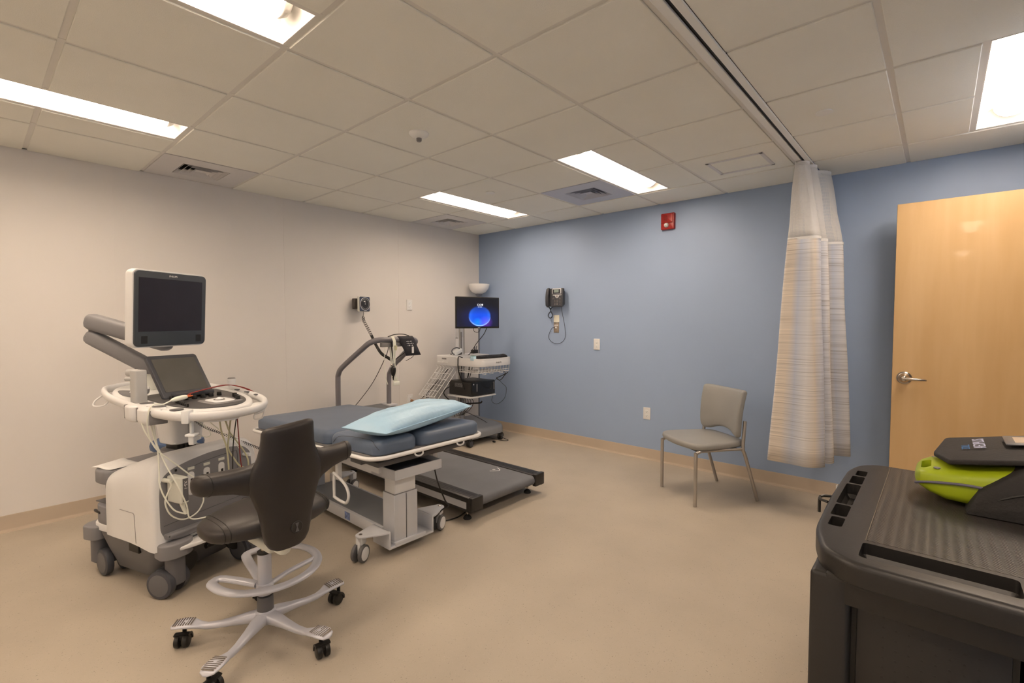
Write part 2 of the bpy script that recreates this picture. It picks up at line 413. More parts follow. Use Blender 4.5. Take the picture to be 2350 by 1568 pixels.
vent((xi(2)+xi(3))/2, (yj(0)+yj(1))/2, G-.02, G-.02, 'bluish white square air vent left of the ceiling light near the blue wall', M_VENTB)
t = thing('return_grille', 'slatted rectangular return air grille beside the curtain track', 'air grille', (3.385, -.755, H-.002))
b = B(); a, l = .185, .165
for c, d in (((-a+.012, 0), (.024, 2*l)), ((a-.012, 0), (.024, 2*l)), ((0, l-.012), (2*a, .024)), ((0, -l+.012), (2*a, .024))): b.box((*c, 0), (*d, .006), bev=.0015, seg=1)
b.done('frame', M_VENT, t)
for k in range(21):
    B().box((-.155+k*.0155, 0, .003), (.0085, 2*l-.044, .0012), Matrix.Identity(4)).done('slat', M_VENT, t, smooth=False).rotation_euler = (0, 0, 0)
B().box((0, 0, .0045), (2*a-.02, 2*l-.02, .001)).done('backing', M_DGREY, t, smooth=False)
# ------------------------------------------------------------------ detectors and sprinkler covers
M_OFFW = mat('off white ceiling plastic', ob(200, 184, 162, .86), .5, vary=.01)
t = thing('smoke_detector', 'round white dome detector with a small dark sensor on the ceiling', 'detector', (2.14, -2.60, H))
B().lathe([(.001, .001), (.058, .001), (.058, -.006), (.050, -.016), (.030, -.026), (.018, -.030), (.001, -.030)]).done('dome', M_OFFW, t)
B().lathe([(.001, -.029), (.016, -.029), (.015, -.044), (.011, -.049), (.001, -.049)]).done('sensor', M_GREY, t)
for x, y, lb in ((1.545, -1.384, 'flat round sprinkler cover near the smallest ceiling light'), (3.98, -1.358, 'flat round sprinkler cover right of the curtain track')):
    t = tag(B().lathe([(.001, .001), (.038, .001), (.0385, -.004), (.041, -.004), (.041, -.0065), (.001, -.0075)]).done('sprinkler_cover', M_OFFW), lb, 'sprinkler cover', 'round ceiling sprinkler covers'); t.location = (x, y, H)
# ------------------------------------------------------------------ curtain track and curtain
t = thing('curtain_track', 'long white ceiling curtain track with a dark slot', 'curtain track', (3.7325, 0, H))
L0 = -.30
for nm, x, w, mt, z, hgt in (('rail', -.0215, .035, M_OFFW, -.004, .012), ('rail', .0285, .030, M_OFFW, -.004, .012)):
    B().box((x, (FY+L0)/2, z), (w, L0-FY-.02, hgt), bev=.002, seg=1).done(nm, mt, t)
B().box((.0065, (FY+L0)/2, .004), (.020, L0-FY-.02, .003)).done('slot', M_BLACK, t, smooth=False)
B().box((0, L0/2-.02, 0), (.07, -L0-.06, .010), bev=.002, seg=1).done('end_section', M_OFFW, t)
def curtain():
    t = thing('privacy_curtain', 'gathered beige striped hospital curtain with white mesh top', 'curtain', (0, 0, 0))
    # plan of the folds at the hem, at the seam under the mesh, and at the track
    bot = [(3.74, -.16), (3.66, -.30), (3.60, -.50), (3.578, -.665), (3.66, -.700), (3.76, -.690), (3.85, -.685), (3.905, -.655), (3.910, -.600), (3.80, -.575), (3.78, -.53), (3.84, -.505), (3.930, -.490), (3.935, -.42), (3.80, -.395), (3.78, -.33), (3.85, -.285), (3.945, -.24), (4.010, -.18), (3.97, -.10), (3.90, -.075)]
    mid = [(3.74, -.16), (3.70, -.30), (3.675, -.50), (3.668, -.640), (3.72, -.660), (3.775, -.655), (3.825, -.650), (3.850, -.620), (3.850, -.570), (3.78, -.550), (3.765, -.52), (3.80, -.500), (3.862, -.470), (3.862, -.41), (3.78, -.39), (3.765, -.33), (3.81, -.30), (3.875, -.27), (3.930, -.21), (3.91, -.12), (3.87, -.085)]
    top = [(3.735, -.20), (3.715, -.32), (3.700, -.46), (3.690, -.575), (3.715, -.590), (3.735, -.588), (3.752, -.580), (3.762, -.560), (3.767, -.530), (3.735, -.520), (3.725, -.495), (3.75, -.47), (3.782, -.450), (3.790, -.40), (3.745, -.38), (3.735, -.32), (3.77, -.28), (3.81, -.24), (3.838, -.18), (3.83, -.12), (3.80, -.10)]
    P = [[Vector((x, y, 0)) for x, y in q] for q in (bot, mid, top)]
    P = [catmull(q, 6) for q in P]; n = len(P[0])
    ln = [0]
    for i in range(1, n): ln.append(ln[-1]+(P[0][i]-P[0][i-1]).length)
    zb, zm, zt = .375, 1.915, 2.448
    def build(name, mt, za, zc, A, Cc, rows, mid_=None, ph=0.):
        b = bmesh.new(); uv = b.loops.layers.uv.new('UVMap'); g = []
        for r in range(rows+1):
            q = r/rows; z = za+(zc-za)*q; row = []
            for i in range(n):
                p = A[i].lerp(Cc[i], q); k = math.sin(q*PI)
                p = Vector((p.x+.006*k*math.sin(i*.7+q*5+ph), p.y+.006*k*math.cos(i*.5+q*4), z+.004*math.sin(i*.33)*(1-q)))
                row.append(b.verts.new(p))
            g.append(row)
        for r in range(rows):
            for i in range(n-1):
                f = b.faces.new((g[r][i], g[r][i+1], g[r+1][i+1], g[r+1][i])); f.smooth = True
                for l, (ii, rr) in zip(f.loops, ((i, r), (i+1, r), (i+1, r+1), (i, r+1))):
                    l[uv].uv = (ln[ii]*1.9, za+(zc-za)*rr/rows)
        me = bpy.data.meshes.new(name); b.to_mesh(me); b.free(); me.materials.append(mt)
        o = bpy.data.objects.new(name, me); C.objects.link(o); o.parent = t
        md = o.modifiers.new('thickness', 'SOLIDIFY'); md.thickness = .0016
        return o, g
    build('fabric_panel', stripes_mat(), zb, zm, P[0], P[1], 14)
    # woven mesh header: real net openings through an alpha weave
    M = bpy.data.materials.new('net header'); M.use_nodes = True; nt = M.node_tree; bs = nt.nodes['Principled BSDF']
    bs.inputs['Base Color'].default_value = (*ob(214, 206, 194, .82), 1); bs.inputs['Roughness'].default_value = .8
    u = nt.nodes.new('ShaderNodeUVMap'); sp = nt.nodes.new('ShaderNodeSeparateXYZ'); nt.links.new(u.outputs[0], sp.inputs[0])
    def mth(op, a, v=None, b_=None):
        q = nt.nodes.new('ShaderNodeMath'); q.operation = op; nt.links.new(a, q.inputs[0])
        if v is not None: q.inputs[1].default_value = v
        if b_ is not None: nt.links.new(b_, q.inputs[1])
        return q.outputs[0]
    sx = mth('MULTIPLY', sp.outputs['X'], 2*PI*38); sy = mth('MULTIPLY', sp.outputs['Y'], 2*PI*58)
    a_ = mth('SINE', mth('ADD', sx, b_=sy)); c_ = mth('SINE', mth('SUBTRACT', sx, b_=sy))
    hole = mth('GREATER_THAN', mth('MULTIPLY', a_, b_=c_), .30)
    al = mth('SUBTRACT', hole, 1.0); al = mth('MULTIPLY', al, -1.0); nt.links.new(al, bs.inputs['Alpha'])
    o, g = build('mesh_header', M, zm, zt, P[1], P[2], 10, ph=1.)
    b = B(); b.rings([[(q.x, q.y, zm-.009), (q.x, q.y, zm+.009), (q.x+.003, q.y, zm+.009), (q.x+.003, q.y, zm-.009)] for q in P[1]]); b.done('seam_tape', M_PAPER, t, ang=60)
    b = B(); b.rings([[(q.x, q.y, zt-.02), (q.x, q.y, zt+.0), (q.x+.003, q.y, zt), (q.x+.003, q.y, zt-.02)] for q in P[2]]); b.done('top_hem', M_PAPER, t, ang=60)
    for i in range(8, n, 14):
        q = P[2][i]; b = B(); b.tube([(q.x, q.y, zt-.012), (q.x-.004, q.y, zt-.001), (q.x, q.y, zt+.004)], .0016, 6, 3); b.done('hook', M_STEEL, t)
curtain()
# ------------------------------------------------------------------ wall fittings
def outlet(label, M, w=.0735, h=.118, kind='duplex'):
    t = thing('wall_outlet', label, 'outlet', group='duplex wall outlets')
    b = B(); b.pad(rrect(w, h, .004, 3), 0, .006, .003, 3, M=M, rb=0); b.done('plate', M_WHITE, t)
    for s_ in (-1, 1):
        b = B(); b.pad(rrect(.034, .028, .010, 5, 0, s_*.0195), .004, .0085, .001, 2, M=M, rb=0); f = b.done('receptacle', M_IVORY if 0 else M_WHITE2, t)
        b = B(); b.box((-.0065, s_*.0195+.003, .0087), (.0022, .008, .001), M); b.box((.0065, s_*.0195+.003, .0087), (.0022, .009, .001), M)
        b.cyl((0, s_*.0195-.007, .0082), (0, s_*.0195-.007, .0092), .0026, seg=10, M=M); b.done('socket_slots', M_DARK, f)
    return t
outlet('white duplex outlet high on the blue wall right of the telephone', FACE_MY((1.766, 0, 1.111)))
outlet('white duplex outlet low on the blue wall left of the grey chair', FACE_MY((2.340, 0, .450)))
outlet('white duplex outlet on the cream wall right of the blood pressure gauge', FACE_X((0, -1.098, 1.537)))
M = FACE_X((0, -1.098, .468)); t = outlet('cream low outlet with an orange plug behind the treadmill', M)
t['group'] = 'low outlets behind the examination table'
b = B(); b.cyl((.012, -.012, .006), (.012, -.012, .034), .015, .013, 14, M=M, bev=.003); b.done('plug', mat('orange plug', ob(180, 120, 70, .5), .5), t)
b = B(); b.tube([M @ Vector((.012, -.012, .034)), M @ Vector((.03, -.03, .06)), (.10, -.98, .50), (.16, -.86, .64), (.22, -.72, .80)], .0045, 8); b.done('cord', M_BLACK, t)
t = thing('data_outlet', 'cream data jack plate with four dark ports low on the wall', 'data outlet', (0, 0, 0)); M = FACE_X((0, -.853, .462))
b = B(); b.pad(rrect(.072, .117, .004, 3), 0, .006, .003, 3, M=M, rb=0); b.done('plate', M_WHITE, t)
for sx in (-1, 1):
    for sy in (0, 1): B().box((sx*.012, .03-sy*.03, .0065), (.014, .014, .002), M).done('port', M_BLACK, t, smooth=False)
# fire alarm strobe
t = thing('fire_alarm', 'red fire alarm horn and strobe high on the blue wall', 'fire alarm'); M = FACE_MY((2.538, 0, 2.288))
b = B(); b.pad(rrect(.128, .150, .008, 4), 0, .035, .006, 3, M=M, rb=0); b.done('housing', M_ALARM, t)
b = B(); b.pad(rrect(.100, .082, .008, 4, .002, .026), .034, .042, .004, 3, M=M, rb=0); hb = b.done('horn_cover', M_ALARM, t)
b = B()
for k in range(6): b.box((-.014, .005+k*.009, .0425), (.040-.004*abs(k-2.5), .0035, .001), M)
b.done('horn_slots', mat('deep red', (.12, .006, .005), .5), hb, smooth=False)
b = B(); b.lathe([(.022, 0), (.022, .006), (.018, .018), (.008, .026), (.0005, .028)], M @ Matrix.Translation((-.008, -.037, .034)), 12)
b.done('strobe_lens', mat('clear strobe lens', (.8, .78, .76), .12, vary=.3, vs=90), t, ang=5)
b = B(); b.box((0, -.016, .0352), (.124, .002, .0015), M); b.done('seam', mat('deep red', (.12, .006, .005), .5), t, smooth=False)

# ================================================================== WALL TELEPHONE
t = thing('wall_telephone', 'dark grey desk phone mounted on the blue wall', 'telephone'); M = FACE_MY((1.290, 0, 1.615))
M_PH = mat('phone grey', ob(70, 66, 64, .5), .4); M_PH2 = mat('phone dark', ob(46, 44, 44, .5), .35)
b = B(); b.box((.0, 0, .030), (.13, .16, .05), M, bev=.006); b.done('wall_mount', M_PH2, t)
T = M @ Matrix.Translation((0, 0, .055)) @ Matrix.Rotation(math.radians(-4), 4, 'X')
b = B(); b.pad(rrect(.165, .205, .012, 5, .008, 0), 0, .028, .006, 3, M=T, rb=.003); body = b.done('body', M_PH, t)
b = B(); b.pad(rrect(.118, .062, .006, 4, .012, .068), .026, .040, .004, 3, M=T, rb=0); b.done('display_bezel', M_ALU, t)
b = B(); b.box((.012, .064, .040), (.100, .046, .003), T, bev=.001); b.done('display_surround', M_PH2, t)
b = B(); b.box((.012, .068, .0418), (.064, .032, .001), T); b.done('display', mat('lcd green grey', ob(150, 152, 130, .5), .25), t, smooth=False)
b = B(); b.pad([(-.045, .030), (.075, .030), (.072, .022), (.045, .020), (.032, -.004), (.015, -.010), (-.002, -.004), (-.015, .020), (-.042, .022)], .027, .030, .001, 2, M=T, rb=0); b.done('navigation_trim', M_ALU, t)
b = B(); b.cyl((.015, .012, .029), (.015, .012, .033), .012, seg=18, M=T, bev=.001); b.done('navigation_button', M_STEEL, t)
for i in range(3):
    for j in range(4):
        B().box((-.012+i*.019, -.032-j*.0165, .0295), (.010, .007, .003), T, bev=.001, seg=1).done('key', M_STEEL, t)
for k in range(4): B().box((.060, -.030-k*.0165, .0295), (.007, .006, .003), T, bev=.001, seg=1).done('key', M_STEEL, t)
for x, y in ((-.032, -.006), (-.024, -.016), (-.040, -.016), (.054, -.006), (.062, -.016), (.047, -.016)): B().box((x, y, .0295), (.006, .006, .003), T, bev=.001, seg=1).done('key', M_STEEL, t)
b = B(); hx = -.105
r = []
for q in range(13):
    a = q/12; y = .108-.216*a; e = abs(a-.5)*2; r.append(ering(T @ Vector((hx, y, .040-.012*e**2+.010*(1-e))), T.to_3x3() @ XP, T.to_3x3() @ ZP, .021-.003*(1-e) if 0 < q < 12 else .010, .018+.004*e if 0 < q < 12 else .008, 16, 3))
b.rings(r); b.done('handset', M_PH, t)
b = B(); b.box((hx+.02, 0, .015), (.05, .20, .03), T, bev=.004); b.done('cradle', M_PH2, t)
q = lambda x, y, z=.045: M @ Vector((x, y, z))
b = B(); b.tube([q(-.105, -.105, .07), q(-.108, -.12), q(-.095, -.15), q(-.075, -.19), q(-.085, -.215), q(-.108, -.225), q(-.132, -.205), q(-.125, -.175), q(-.10, -.15), q(-.095, -.12), q(-.07, -.10)], .0062, 10, 6); b.done('handset_cord', mat('phone cord', ob(60, 66, 74, .5), .5), t)
b = B(); b.tube([q(.055, -.10, .05), q(.058, -.15, .05), q(.070, -.24, .035), q(.078, -.33, .02), q(.080, -.42, .012), q(.055, -.475, .01), q(.0, -.508, .01), q(-.06, -.512, .01), q(-.125, -.485, .01), q(-.155, -.435, .01), q(-.125, -.365, .012), q(-.09, -.335, .02), q(-.058, -.330, .022)], .0026, 8, 6); b.done('line_cord', mat('navy cord', (.03, .03, .06), .5), t)
t = thing('telephone_jack', 'brushed metal telephone jack plate below the wall phone', 'telephone jack'); M = FACE_MY((1.238, 0, 1.284))
b = B(); b.pad(rrect(.072, .118, .003, 2), 0, .005, .002, 2, M=M, rb=0); b.done('plate', mat('worn brass steel', (.42, .36, .29), .35, metal=.7, vary=.2, vs=30), t)
b = B(); b.box((0, -.002, .008), (.022, .020, .008), M, bev=.002); b.done('plug', M_WHITE, t)
b = B(); b.box((0, .026, .0055), (.050, .010, .001), M); b.done('label_strip', M_PAPER, t, smooth=False)
for q_ in (.049, -.049): B().cyl((0, q_, .004), (0, q_, .0065), .003, seg=8, M=M).done('screw', M_DARK, t)
t = tag(B().pad(rrect(.078, .078, .001, 1), .001, .002, 0, 1, M=FACE_MY((1.240, -.001, 1.384)) @ Matrix.Rotation(.02, 4, 'Z'), rb=0).done('sticky_note', mat('yellow note', ob(220, 206, 160, .8), .8), ang=60), 'yellow sticky note on the blue wall above the telephone jack', 'sticky note')
# ================================================================== BLOOD PRESSURE GAUGE (left wall)
t = thing('blood_pressure_gauge', 'square dark wall blood pressure gauge with a round dial and coiled hose', 'blood pressure gauge')
b = B(); b.box((.028, -1.775, 1.532), (.056, .055, .105), bev=.003); b.box((.060, -1.770, 1.532), (.02, .10, .10), bev=.004); b.done('wall_bracket', mat('brown bracket', ob(80, 66, 54, .5), .5), t)
M = FACE_X((.072, -1.735, 1.528)) @ Matrix.Rotation(math.radians(14), 4, 'Y')
b = B(); b.pad(rrect(.150, .158, .016, 5), .008, .036, .008, 3, M=M, rb=.008); b.done('housing', M_IVORY, t)
b = B(); b.pad(rrect(.138, .146, .012, 5), .034, .042, .004, 3, M=M, rb=0); b.done('face', mat('slate face', ob(70, 72, 80, .55), .4), t)
b = B(); b.lathe([(.062, .0415), (.062, .045), (.058, .0455), (.0575, .0435), (.001, .0432)], M, 40); b.done('dial', mat('dial dark', (.03, .03, .035), .3), t)
b = B()
for k in range(28):
    a = math.radians(-60+k*300/27); L_ = .008 if k % 2 == 0 else .005
    b.box((0, .050, .0440), (.0018 if k % 2 else .0026, L_, .0008), M @ Matrix.Rotation(a+PI, 4, 'Z'))
b.box((0, .016, .0445), (.002, .036, .0008), M); b.cyl((0, 0, .0435), (0, 0, .047), .005, seg=12, M=M); b.box((-.008, .026, .0438), (.022, .010, .0006), M); b.done('dial_marks', M_PAPER, t, smooth=False)
b = B(); b.rings([[(r_*math.cos(2*PI*i/40), r_*math.sin(2*PI*i/40), z_) for i in range(40)] for r_, z_ in ((.0615, .0455), (.064, .0465), (.0665, .0455), (.0665, .042))], closed=True, M=M); b.done('bezel', M_ALU, t)
pts = [(.125, -1.752, 1.450), (.13, -1.753, 1.43), (.14, -1.765, 1.405)]
path = catmull([Vector(p) for p in ((.14, -1.765, 1.405), (.21, -1.80, 1.36), (.28, -1.815, 1.31), (.38, -1.833, 1.235), (.48, -1.844, 1.137), (.57, -1.842, 1.055), (.66, -1.832, 1.018), (.74, -1.838, .997))], 60)
hel = []; ph = 0.
cum = 0.
for i, p in enumerate(path[:-1]):
    f = i/len(path); tg = (path[i+1]-p).normalized(); a = tg.cross(YP).normalized(); c = tg.cross(a)
    pitch_ = .030 if f < .5 else (.018 if f < .62 else .0062); ph += (path[i+1]-p).length/pitch_*2*PI
    rr = .011*min(1, i/12)*min(1, (len(path)-i)/8); hel.append(p+(a*math.cos(ph)+c*math.sin(ph))*rr)
# resample so every turn keeps enough points
def refine(P, path_, R):
    return P
hel2 = []; ph = 0.; fine = catmull([Vector(p) for p in ((.14, -1.765, 1.405), (.21, -1.80, 1.36), (.28, -1.815, 1.31), (.38, -1.833, 1.235), (.48, -1.844, 1.137), (.57, -1.842, 1.055), (.66, -1.832, 1.018), (.74, -1.838, .997))], 110)
for i, p in enumerate(fine[:-1]):
    f = i/len(fine); tg = (fine[i+1]-p).normalized(); a = tg.cross(YP).normalized(); c = tg.cross(a)
    pitch_ = .034-.012*f if f < .45 else .0085; ph += (fine[i+1]-p).length/pitch_*2*PI
    rr = .012*min(1, i/20)*min(1, (len(fine)-i)/12); hel2.append(p+(a*math.cos(ph)+c*math.sin(ph))*rr)
b = B(); b.tube([Vector(p) for p in pts]+hel2[2:], .0026, 6, 0); b.done('coiled_hose', M_BLACK, t)
# ================================================================== FLOOR LAMP (corner)
t = thing('floor_lamp', 'torchiere floor lamp with a white glass bowl in the room corner', 'floor lamp', (.17, -.17, 0))
b = B(); b.lathe([(.001, 0), (.125, 0), (.128, .006), (.120, .014), (.04, .022), (.014, .030), (.001, .032)]); b.done('base', mat('lamp grey', ob(128, 122, 120, .5), .35, metal=.5), t)
b = B(); b.cyl((0, 0, .028), (0, 0, 1.68), .0095, seg=16); b.cyl((0, 0, .6), (0, 0, .62), .012, seg=16); b.lathe([(.010, 1.63), (.020, 1.645), (.030, 1.665), (.045, 1.69), (.040, 1.70), (.001, 1.70)]); b.done('pole', mat('lamp grey', (0, 0, 0)), t)
b = B(); b.lathe([(.001, 1.690), (.040, 1.692), (.085, 1.715), (.118, 1.755), (.132, 1.800), (.134, 1.812), (.129, 1.812), (.126, 1.798), (.112, 1.758), (.080, 1.722), (.001, 1.702)], seg=40); b.done('lamp_shade', mat('opal glass', ob(214, 208, 202, .84), .25, vary=.01), t)
# ================================================================== CASTER helper
def caster(p, r, w, mt_tire, mt_hub, mt_fork, parent, yaw_=0., twin=True, top=.0, off=.02, gap=.006, hood=True, name='caster', stem_r=.010):
    """wheel pair whose contact point is p; returns the caster part with wheel sub-parts"""
    M = Matrix.Translation(Vector(p)) @ Matrix.Rotation(yaw_, 4, 'Z')
    b = B()
    if hood:
        rs = []
        for x in (-w*.5-gap*.3, w*.5+gap*.3):
            rs.append([(x, r*1.12*math.cos(a), r+r*1.12*math.sin(a)) for a in (math.radians(-15+k*130/10) for k in range(11))]+[(x, r*.8*math.cos(a), r+r*.8*math.sin(a)) for a in (math.radians(115-k*130/10) for k in range(11))])
        b.rings(rs, M=M)
        b.box((0, 0, r*1.5), (w*.55, r*.9, r*.9), M, bev=r*.15)
    if not hood: b.box((0, off*.5, (top+r*.9)/2), (max(gap*.8, .012), r*1.0, top-r*.9), M, bev=.004); b.box((0, off*.5, (top+r*2.0)/2), (w*.62, r*.9, max(.006, top-r*2.02)), M, bev=.002)
    b.cyl((0, off, r*1.5), (0, off, top), stem_r, seg=14, M=M)
    c = b.done(name, mt_fork, parent)
    for sx in ((-1, 1) if twin else (0,)):
        ww = (w-gap)/2 if twin else w; cx = sx*(w+gap)/4 if twin else 0
        b = B(); b.rings([[(cx+x, q*r*math.cos(a), r+q*r*math.sin(a)) for a in (2*PI*k/28 for k in range(28))] for x, q in ((-ww*.5, .86), (-ww*.42, .97), (-ww*.2, 1), (ww*.2, 1), (ww*.42, .97), (ww*.5, .86))], M=M)
        wh = b.done('wheel', mt_tire, c)
        if mt_hub:
            b = B()
            for s_ in (-1, 1):
                if twin and s_ != sx: continue
                b.rings([[(cx+s_*x, q*r*math.cos(a), r+q*r*math.sin(a)) for a in (2*PI*k/28 for k in range(28))] for x, q in ((ww*.40, .76), (ww*.53, .76), (ww*.56, .70), (ww*.57, .05))], M=M)
            b.done('hub_cap', mt_hub, c)
    return c
# ================================================================== MONITOR CART (by the corner)
t = thing('monitor_cart', 'white wheeled monitor cart with wire baskets in the room corner', 'cart', (.45, -.60, 0))
out = rrect(.54, .60, .09, 6, .02, 0)
b = B(); b.pad(out, .075, .195, .035, 5, rb=.01, f=lambda p: (p[0], p[1], p[2]-(.05*max(0, (p[0]-.02)/.27)-.02 if p[2] > .12 else 0))); b.done('base', mat('cart base grey', ob(134, 126, 116, .6), .45), t)
for x, y, ya in ((.272, .225, .35), (.276, -.26, .1), (-.20, .17, 1.2), (-.20, -.17, 2.0)):
    caster((x, y, 0), .038, .046, M_RUBBER, M_DARK, M_BLACK, t, ya, top=.10)
b = B(); b.box((-.165, 0, .68), (.055, .085, .98), bev=.006); b.box((-.165, 0, 1.30), (.05, .085, .30), bev=.006); b.done('column', M_ALU, t)
b = B(); b.box((-.136, 0, .78), (.004, .018, .90)); b.done('column_track', M_GREY, t, smooth=False)
for y in (-.034, .034): B().cyl((-.125, y, .20), (-.125, y, 1.3), .006, seg=8).done('cable_channel', M_STEEL, t)
# desk : rear box and front keyboard tray
b = B(); b.pad(rrect(.36, .53, .03, 5, -.10, 0), .860, .968, .012, 4, rb=.006); dk = b.done('desk', M_WHITE, t)
b = B(); b.box((-.13, -.2655, .936), (.075, .004, .016), bev=.002, seg=1); b.done('drawer_pull', M_GREY, dk)
b = B()
for x0, x1 in ((-.235, -.15), (-.145, -.06)): b.tube([(x0, -.266, .915), (x0, -.272, .895), (x1, -.272, .893), (x1, -.266, .913)], .0025, 6, 0)
b.done('wire_bracket', M_WIRE, t)
tr = [(.03, -.262), (.34, -.262), (.425, -.20), (.43, .20), (.40, .262), (.03, .262)]
def rnd(poly, r, n=4):
    o = []
    for i, p in enumerate(poly):
        p = Vector(p); a = Vector(poly[i-1])-p; c = Vector(poly[(i+1) % len(poly)])-p; ra = min(r, a.length*.4, c.length*.4)
        A, Cc = p+a.normalized()*ra, p+c.normalized()*ra
        for k in range(n+1):
            q = k/n; v = A*(1-q)**2+p*2*q*(1-q)+Cc*q*q; o.append((v.x, v.y))
    return o
tr = rnd(tr, .05, 6)
b = B(); b.pad(tr, .868, .935, .006, 3, rb=.006); ty = b.done('keyboard_tray', M_WHITE, t)
b = B()
nr = normals2(tr); inn = [(p[0]-q[0]*.012, p[1]-q[1]*.012) for p, q in zip(tr, nr)]
k0 = [i for i in range(len(tr))]
b.rings([[(*p, .93) for p in tr], [(*p, .953) for p in tr], [(*p, .953) for p in inn], [(*p, .930) for p in inn]], closed=True); b.done('tray_rim', M_WHITE, ty, ang=60)
text('logo_lettering', 'PHILIPS', .024, M_DARK, ty, FACE_X((.4315, .03, .905)), sx=1.1)
b = B(); b.cyl((-.20, -.10, .968), (-.20, -.10, .98), .01, seg=10); b.done('cable_grommet', M_DARK, t)
def wires(segs, r, name, parent, mt=M_WIRE, sm=0):
    b = B()
    for s_ in segs: b.tube(s_, r, 5, sm)
    return b.done(name, mt, parent)
# basket under the tray
sg = []
for x in [.06+.33*i/8 for i in range(9)]: sg.append([(x, -.24, .866), (x, -.235, .80), (x, .235, .80), (x, .24, .866)])
for y in [-.235+.47*i/10 for i in range(11)]: sg.append([(.05, y, .866), (.06, y, .80), (.39, y, .80), (.40, y, .866)])
for z in (.80, .825): sg.append([(.06, -.237, z), (.39, -.237, z), (.395, .237, z), (.06, .237, z), (.06, -.237, z)])
for y in (-.16, -.05, .10, .18): sg.append([(.393, y-.025, .80), (.40, y-.025, .785), (.40, y+.025, .785), (.393, y+.025, .80)])
wires(sg, .0022, 'under_basket', t)
# tilted side basket
sg = []; A = Vector((-.22, -.275, .835)); Dn = Vector((-.02, -.33, -.36)).normalized(); Ac = Vector((1, 0, 0)); Out = Dn.cross(Ac).normalized()
for k in range(6): sg.append([A+Ac*.052*k+Out*.04, A+Ac*.052*k, A+Ac*.052*k+Dn*.39, A+Ac*.052*k+Dn*.40-Out*.055+Ac*.0])
for k in range(6): sg.append([A+Dn*.078*k-Out*(.05 if k else .0), A+Dn*.078*k, A+Dn*.078*k+Ac*.26, A+Dn*.078*k+Ac*.26-Out*.05])
sg.append([A-Out*.05, A+Dn*.40-Out*.055, A+Ac*.26+Dn*.40-Out*.055, A+Ac*.26-Out*.05])
sg = [[Vector(p) for p in q] for q in sg]
wires(sg, .0024, 'side_basket', t)
# computer shelf, cable hook, cables
b = B(); b.pad(rrect(.40, .44, .05, 5, .04, 0), .512, .524, .004, 2); b.done('computer_shelf', M_WHITE, t)
b = B(); b.box((-.13, 0, .50), (.06, .07, .05), bev=.004); b.done('shelf_bracket', M_ALU, t)
b = B(); b.tube([(-.08, -.08, .42), (-.04, -.08, .415), (.05, .02, .415), (.10, .08, .42), (.11, .09, .44)], .009, 10, 6); b.done('cable_hook', M_BLACK, t)
b = B()
for k in range(7): b.tube([(-.10+.015*k, -.10+.02*k, .51), (-.09+.015*k, -.09+.02*k, .47), (-.05+.012*k, -.14+.03*k, .42), (-.07+.01*k, -.16+.03*k, .34), (-.12, -.12+.02*k, .26)], .0035, 6, 5)
b.tube([(-.05, -.19, .64), (-.10, -.26, .60), (-.12, -.28, .54), (-.07, -.22, .46), (0, -.12, .42)], .006, 8, 6)
b.tube([(.10, -.20, .955), (.105, -.262, .965), (.11, -.275, .90), (.115, -.275, .82), (.10, -.22, .72), (.10, -.17, .60)], .0055, 8, 6)
b.tube([(.0, .0, .86), (-.03, .02, .78), (-.06, .03, .70)], .007, 8, 5); b.tube([(.03, .03, .86), (-.01, .04, .78), (-.05, .05, .70)], .004, 8, 5)
b.tube([(.395, .15, .80), (.40, .17, .77), (.36, .13, .74), (.33, .10, .72), (.37, .12, .70), (.40, .17, .76), (.41, .20, .785)], .004, 8, 6)
b.tube([(.34, .10, .72), (.36, .16, .66), (.37, .22, .60), (.34, .22, .48), (.30, .14, .42), (.24, .12, .45), (.22, .16, .51)], .0022, 6, 6)
b.tube([(.34, .10, .72), (.30, .06, .66), (.25, .10, .60), (.20, .12, .60)], .0022, 6, 6)
b.tube([(-.15, .05, .30), (.08, .13, .21), (.22, .16, .14), (.30, .17, .07), (.34, .20, .03), (.40, .22, .01), (.36, .18, .005), (.28, .10, .03), (.18, .02, .05)], .0035, 8, 6)
b.done('cables', M_BLACK, t)
b = B(); b.box((.33, .06, .012), (.035, .02, .018), bev=.005); b.done('cable_plug', M_BLACK, t)
# desktop computer lying on the shelf
t = thing('desktop_computer', 'black desktop computer lying on the monitor cart shelf', 'computer', (.47, -.58, .524))
b = B(); b.box((0, 0, .080), (.36, .372, .155), bev=.004); b.done('case', M_BLACK, t)
b = B(); b.box((.183, 0, .080), (.012, .368, .150), bev=.003); fr_ = b.done('front_panel', mat('piano black', (.008, .008, .009), .2), t)
for y in (-.105, .165): B().box((.1895, y, .095), (.002, .010, .085), bev=.0008, seg=1).done('silver_strip', M_STEEL, fr_)
b = B(); b.box((-.02, -.1865, .115), (.13, .001, .045)); b.done('side_label', mat('label print grey', (.12, .12, .12), .5, vary=.8, vs=70), t, smooth=False)

b = B(); b.cyl((.1892, -.155, .135), (.1905, -.155, .135), .008, seg=16); b.done('badge', M_ALU, t)
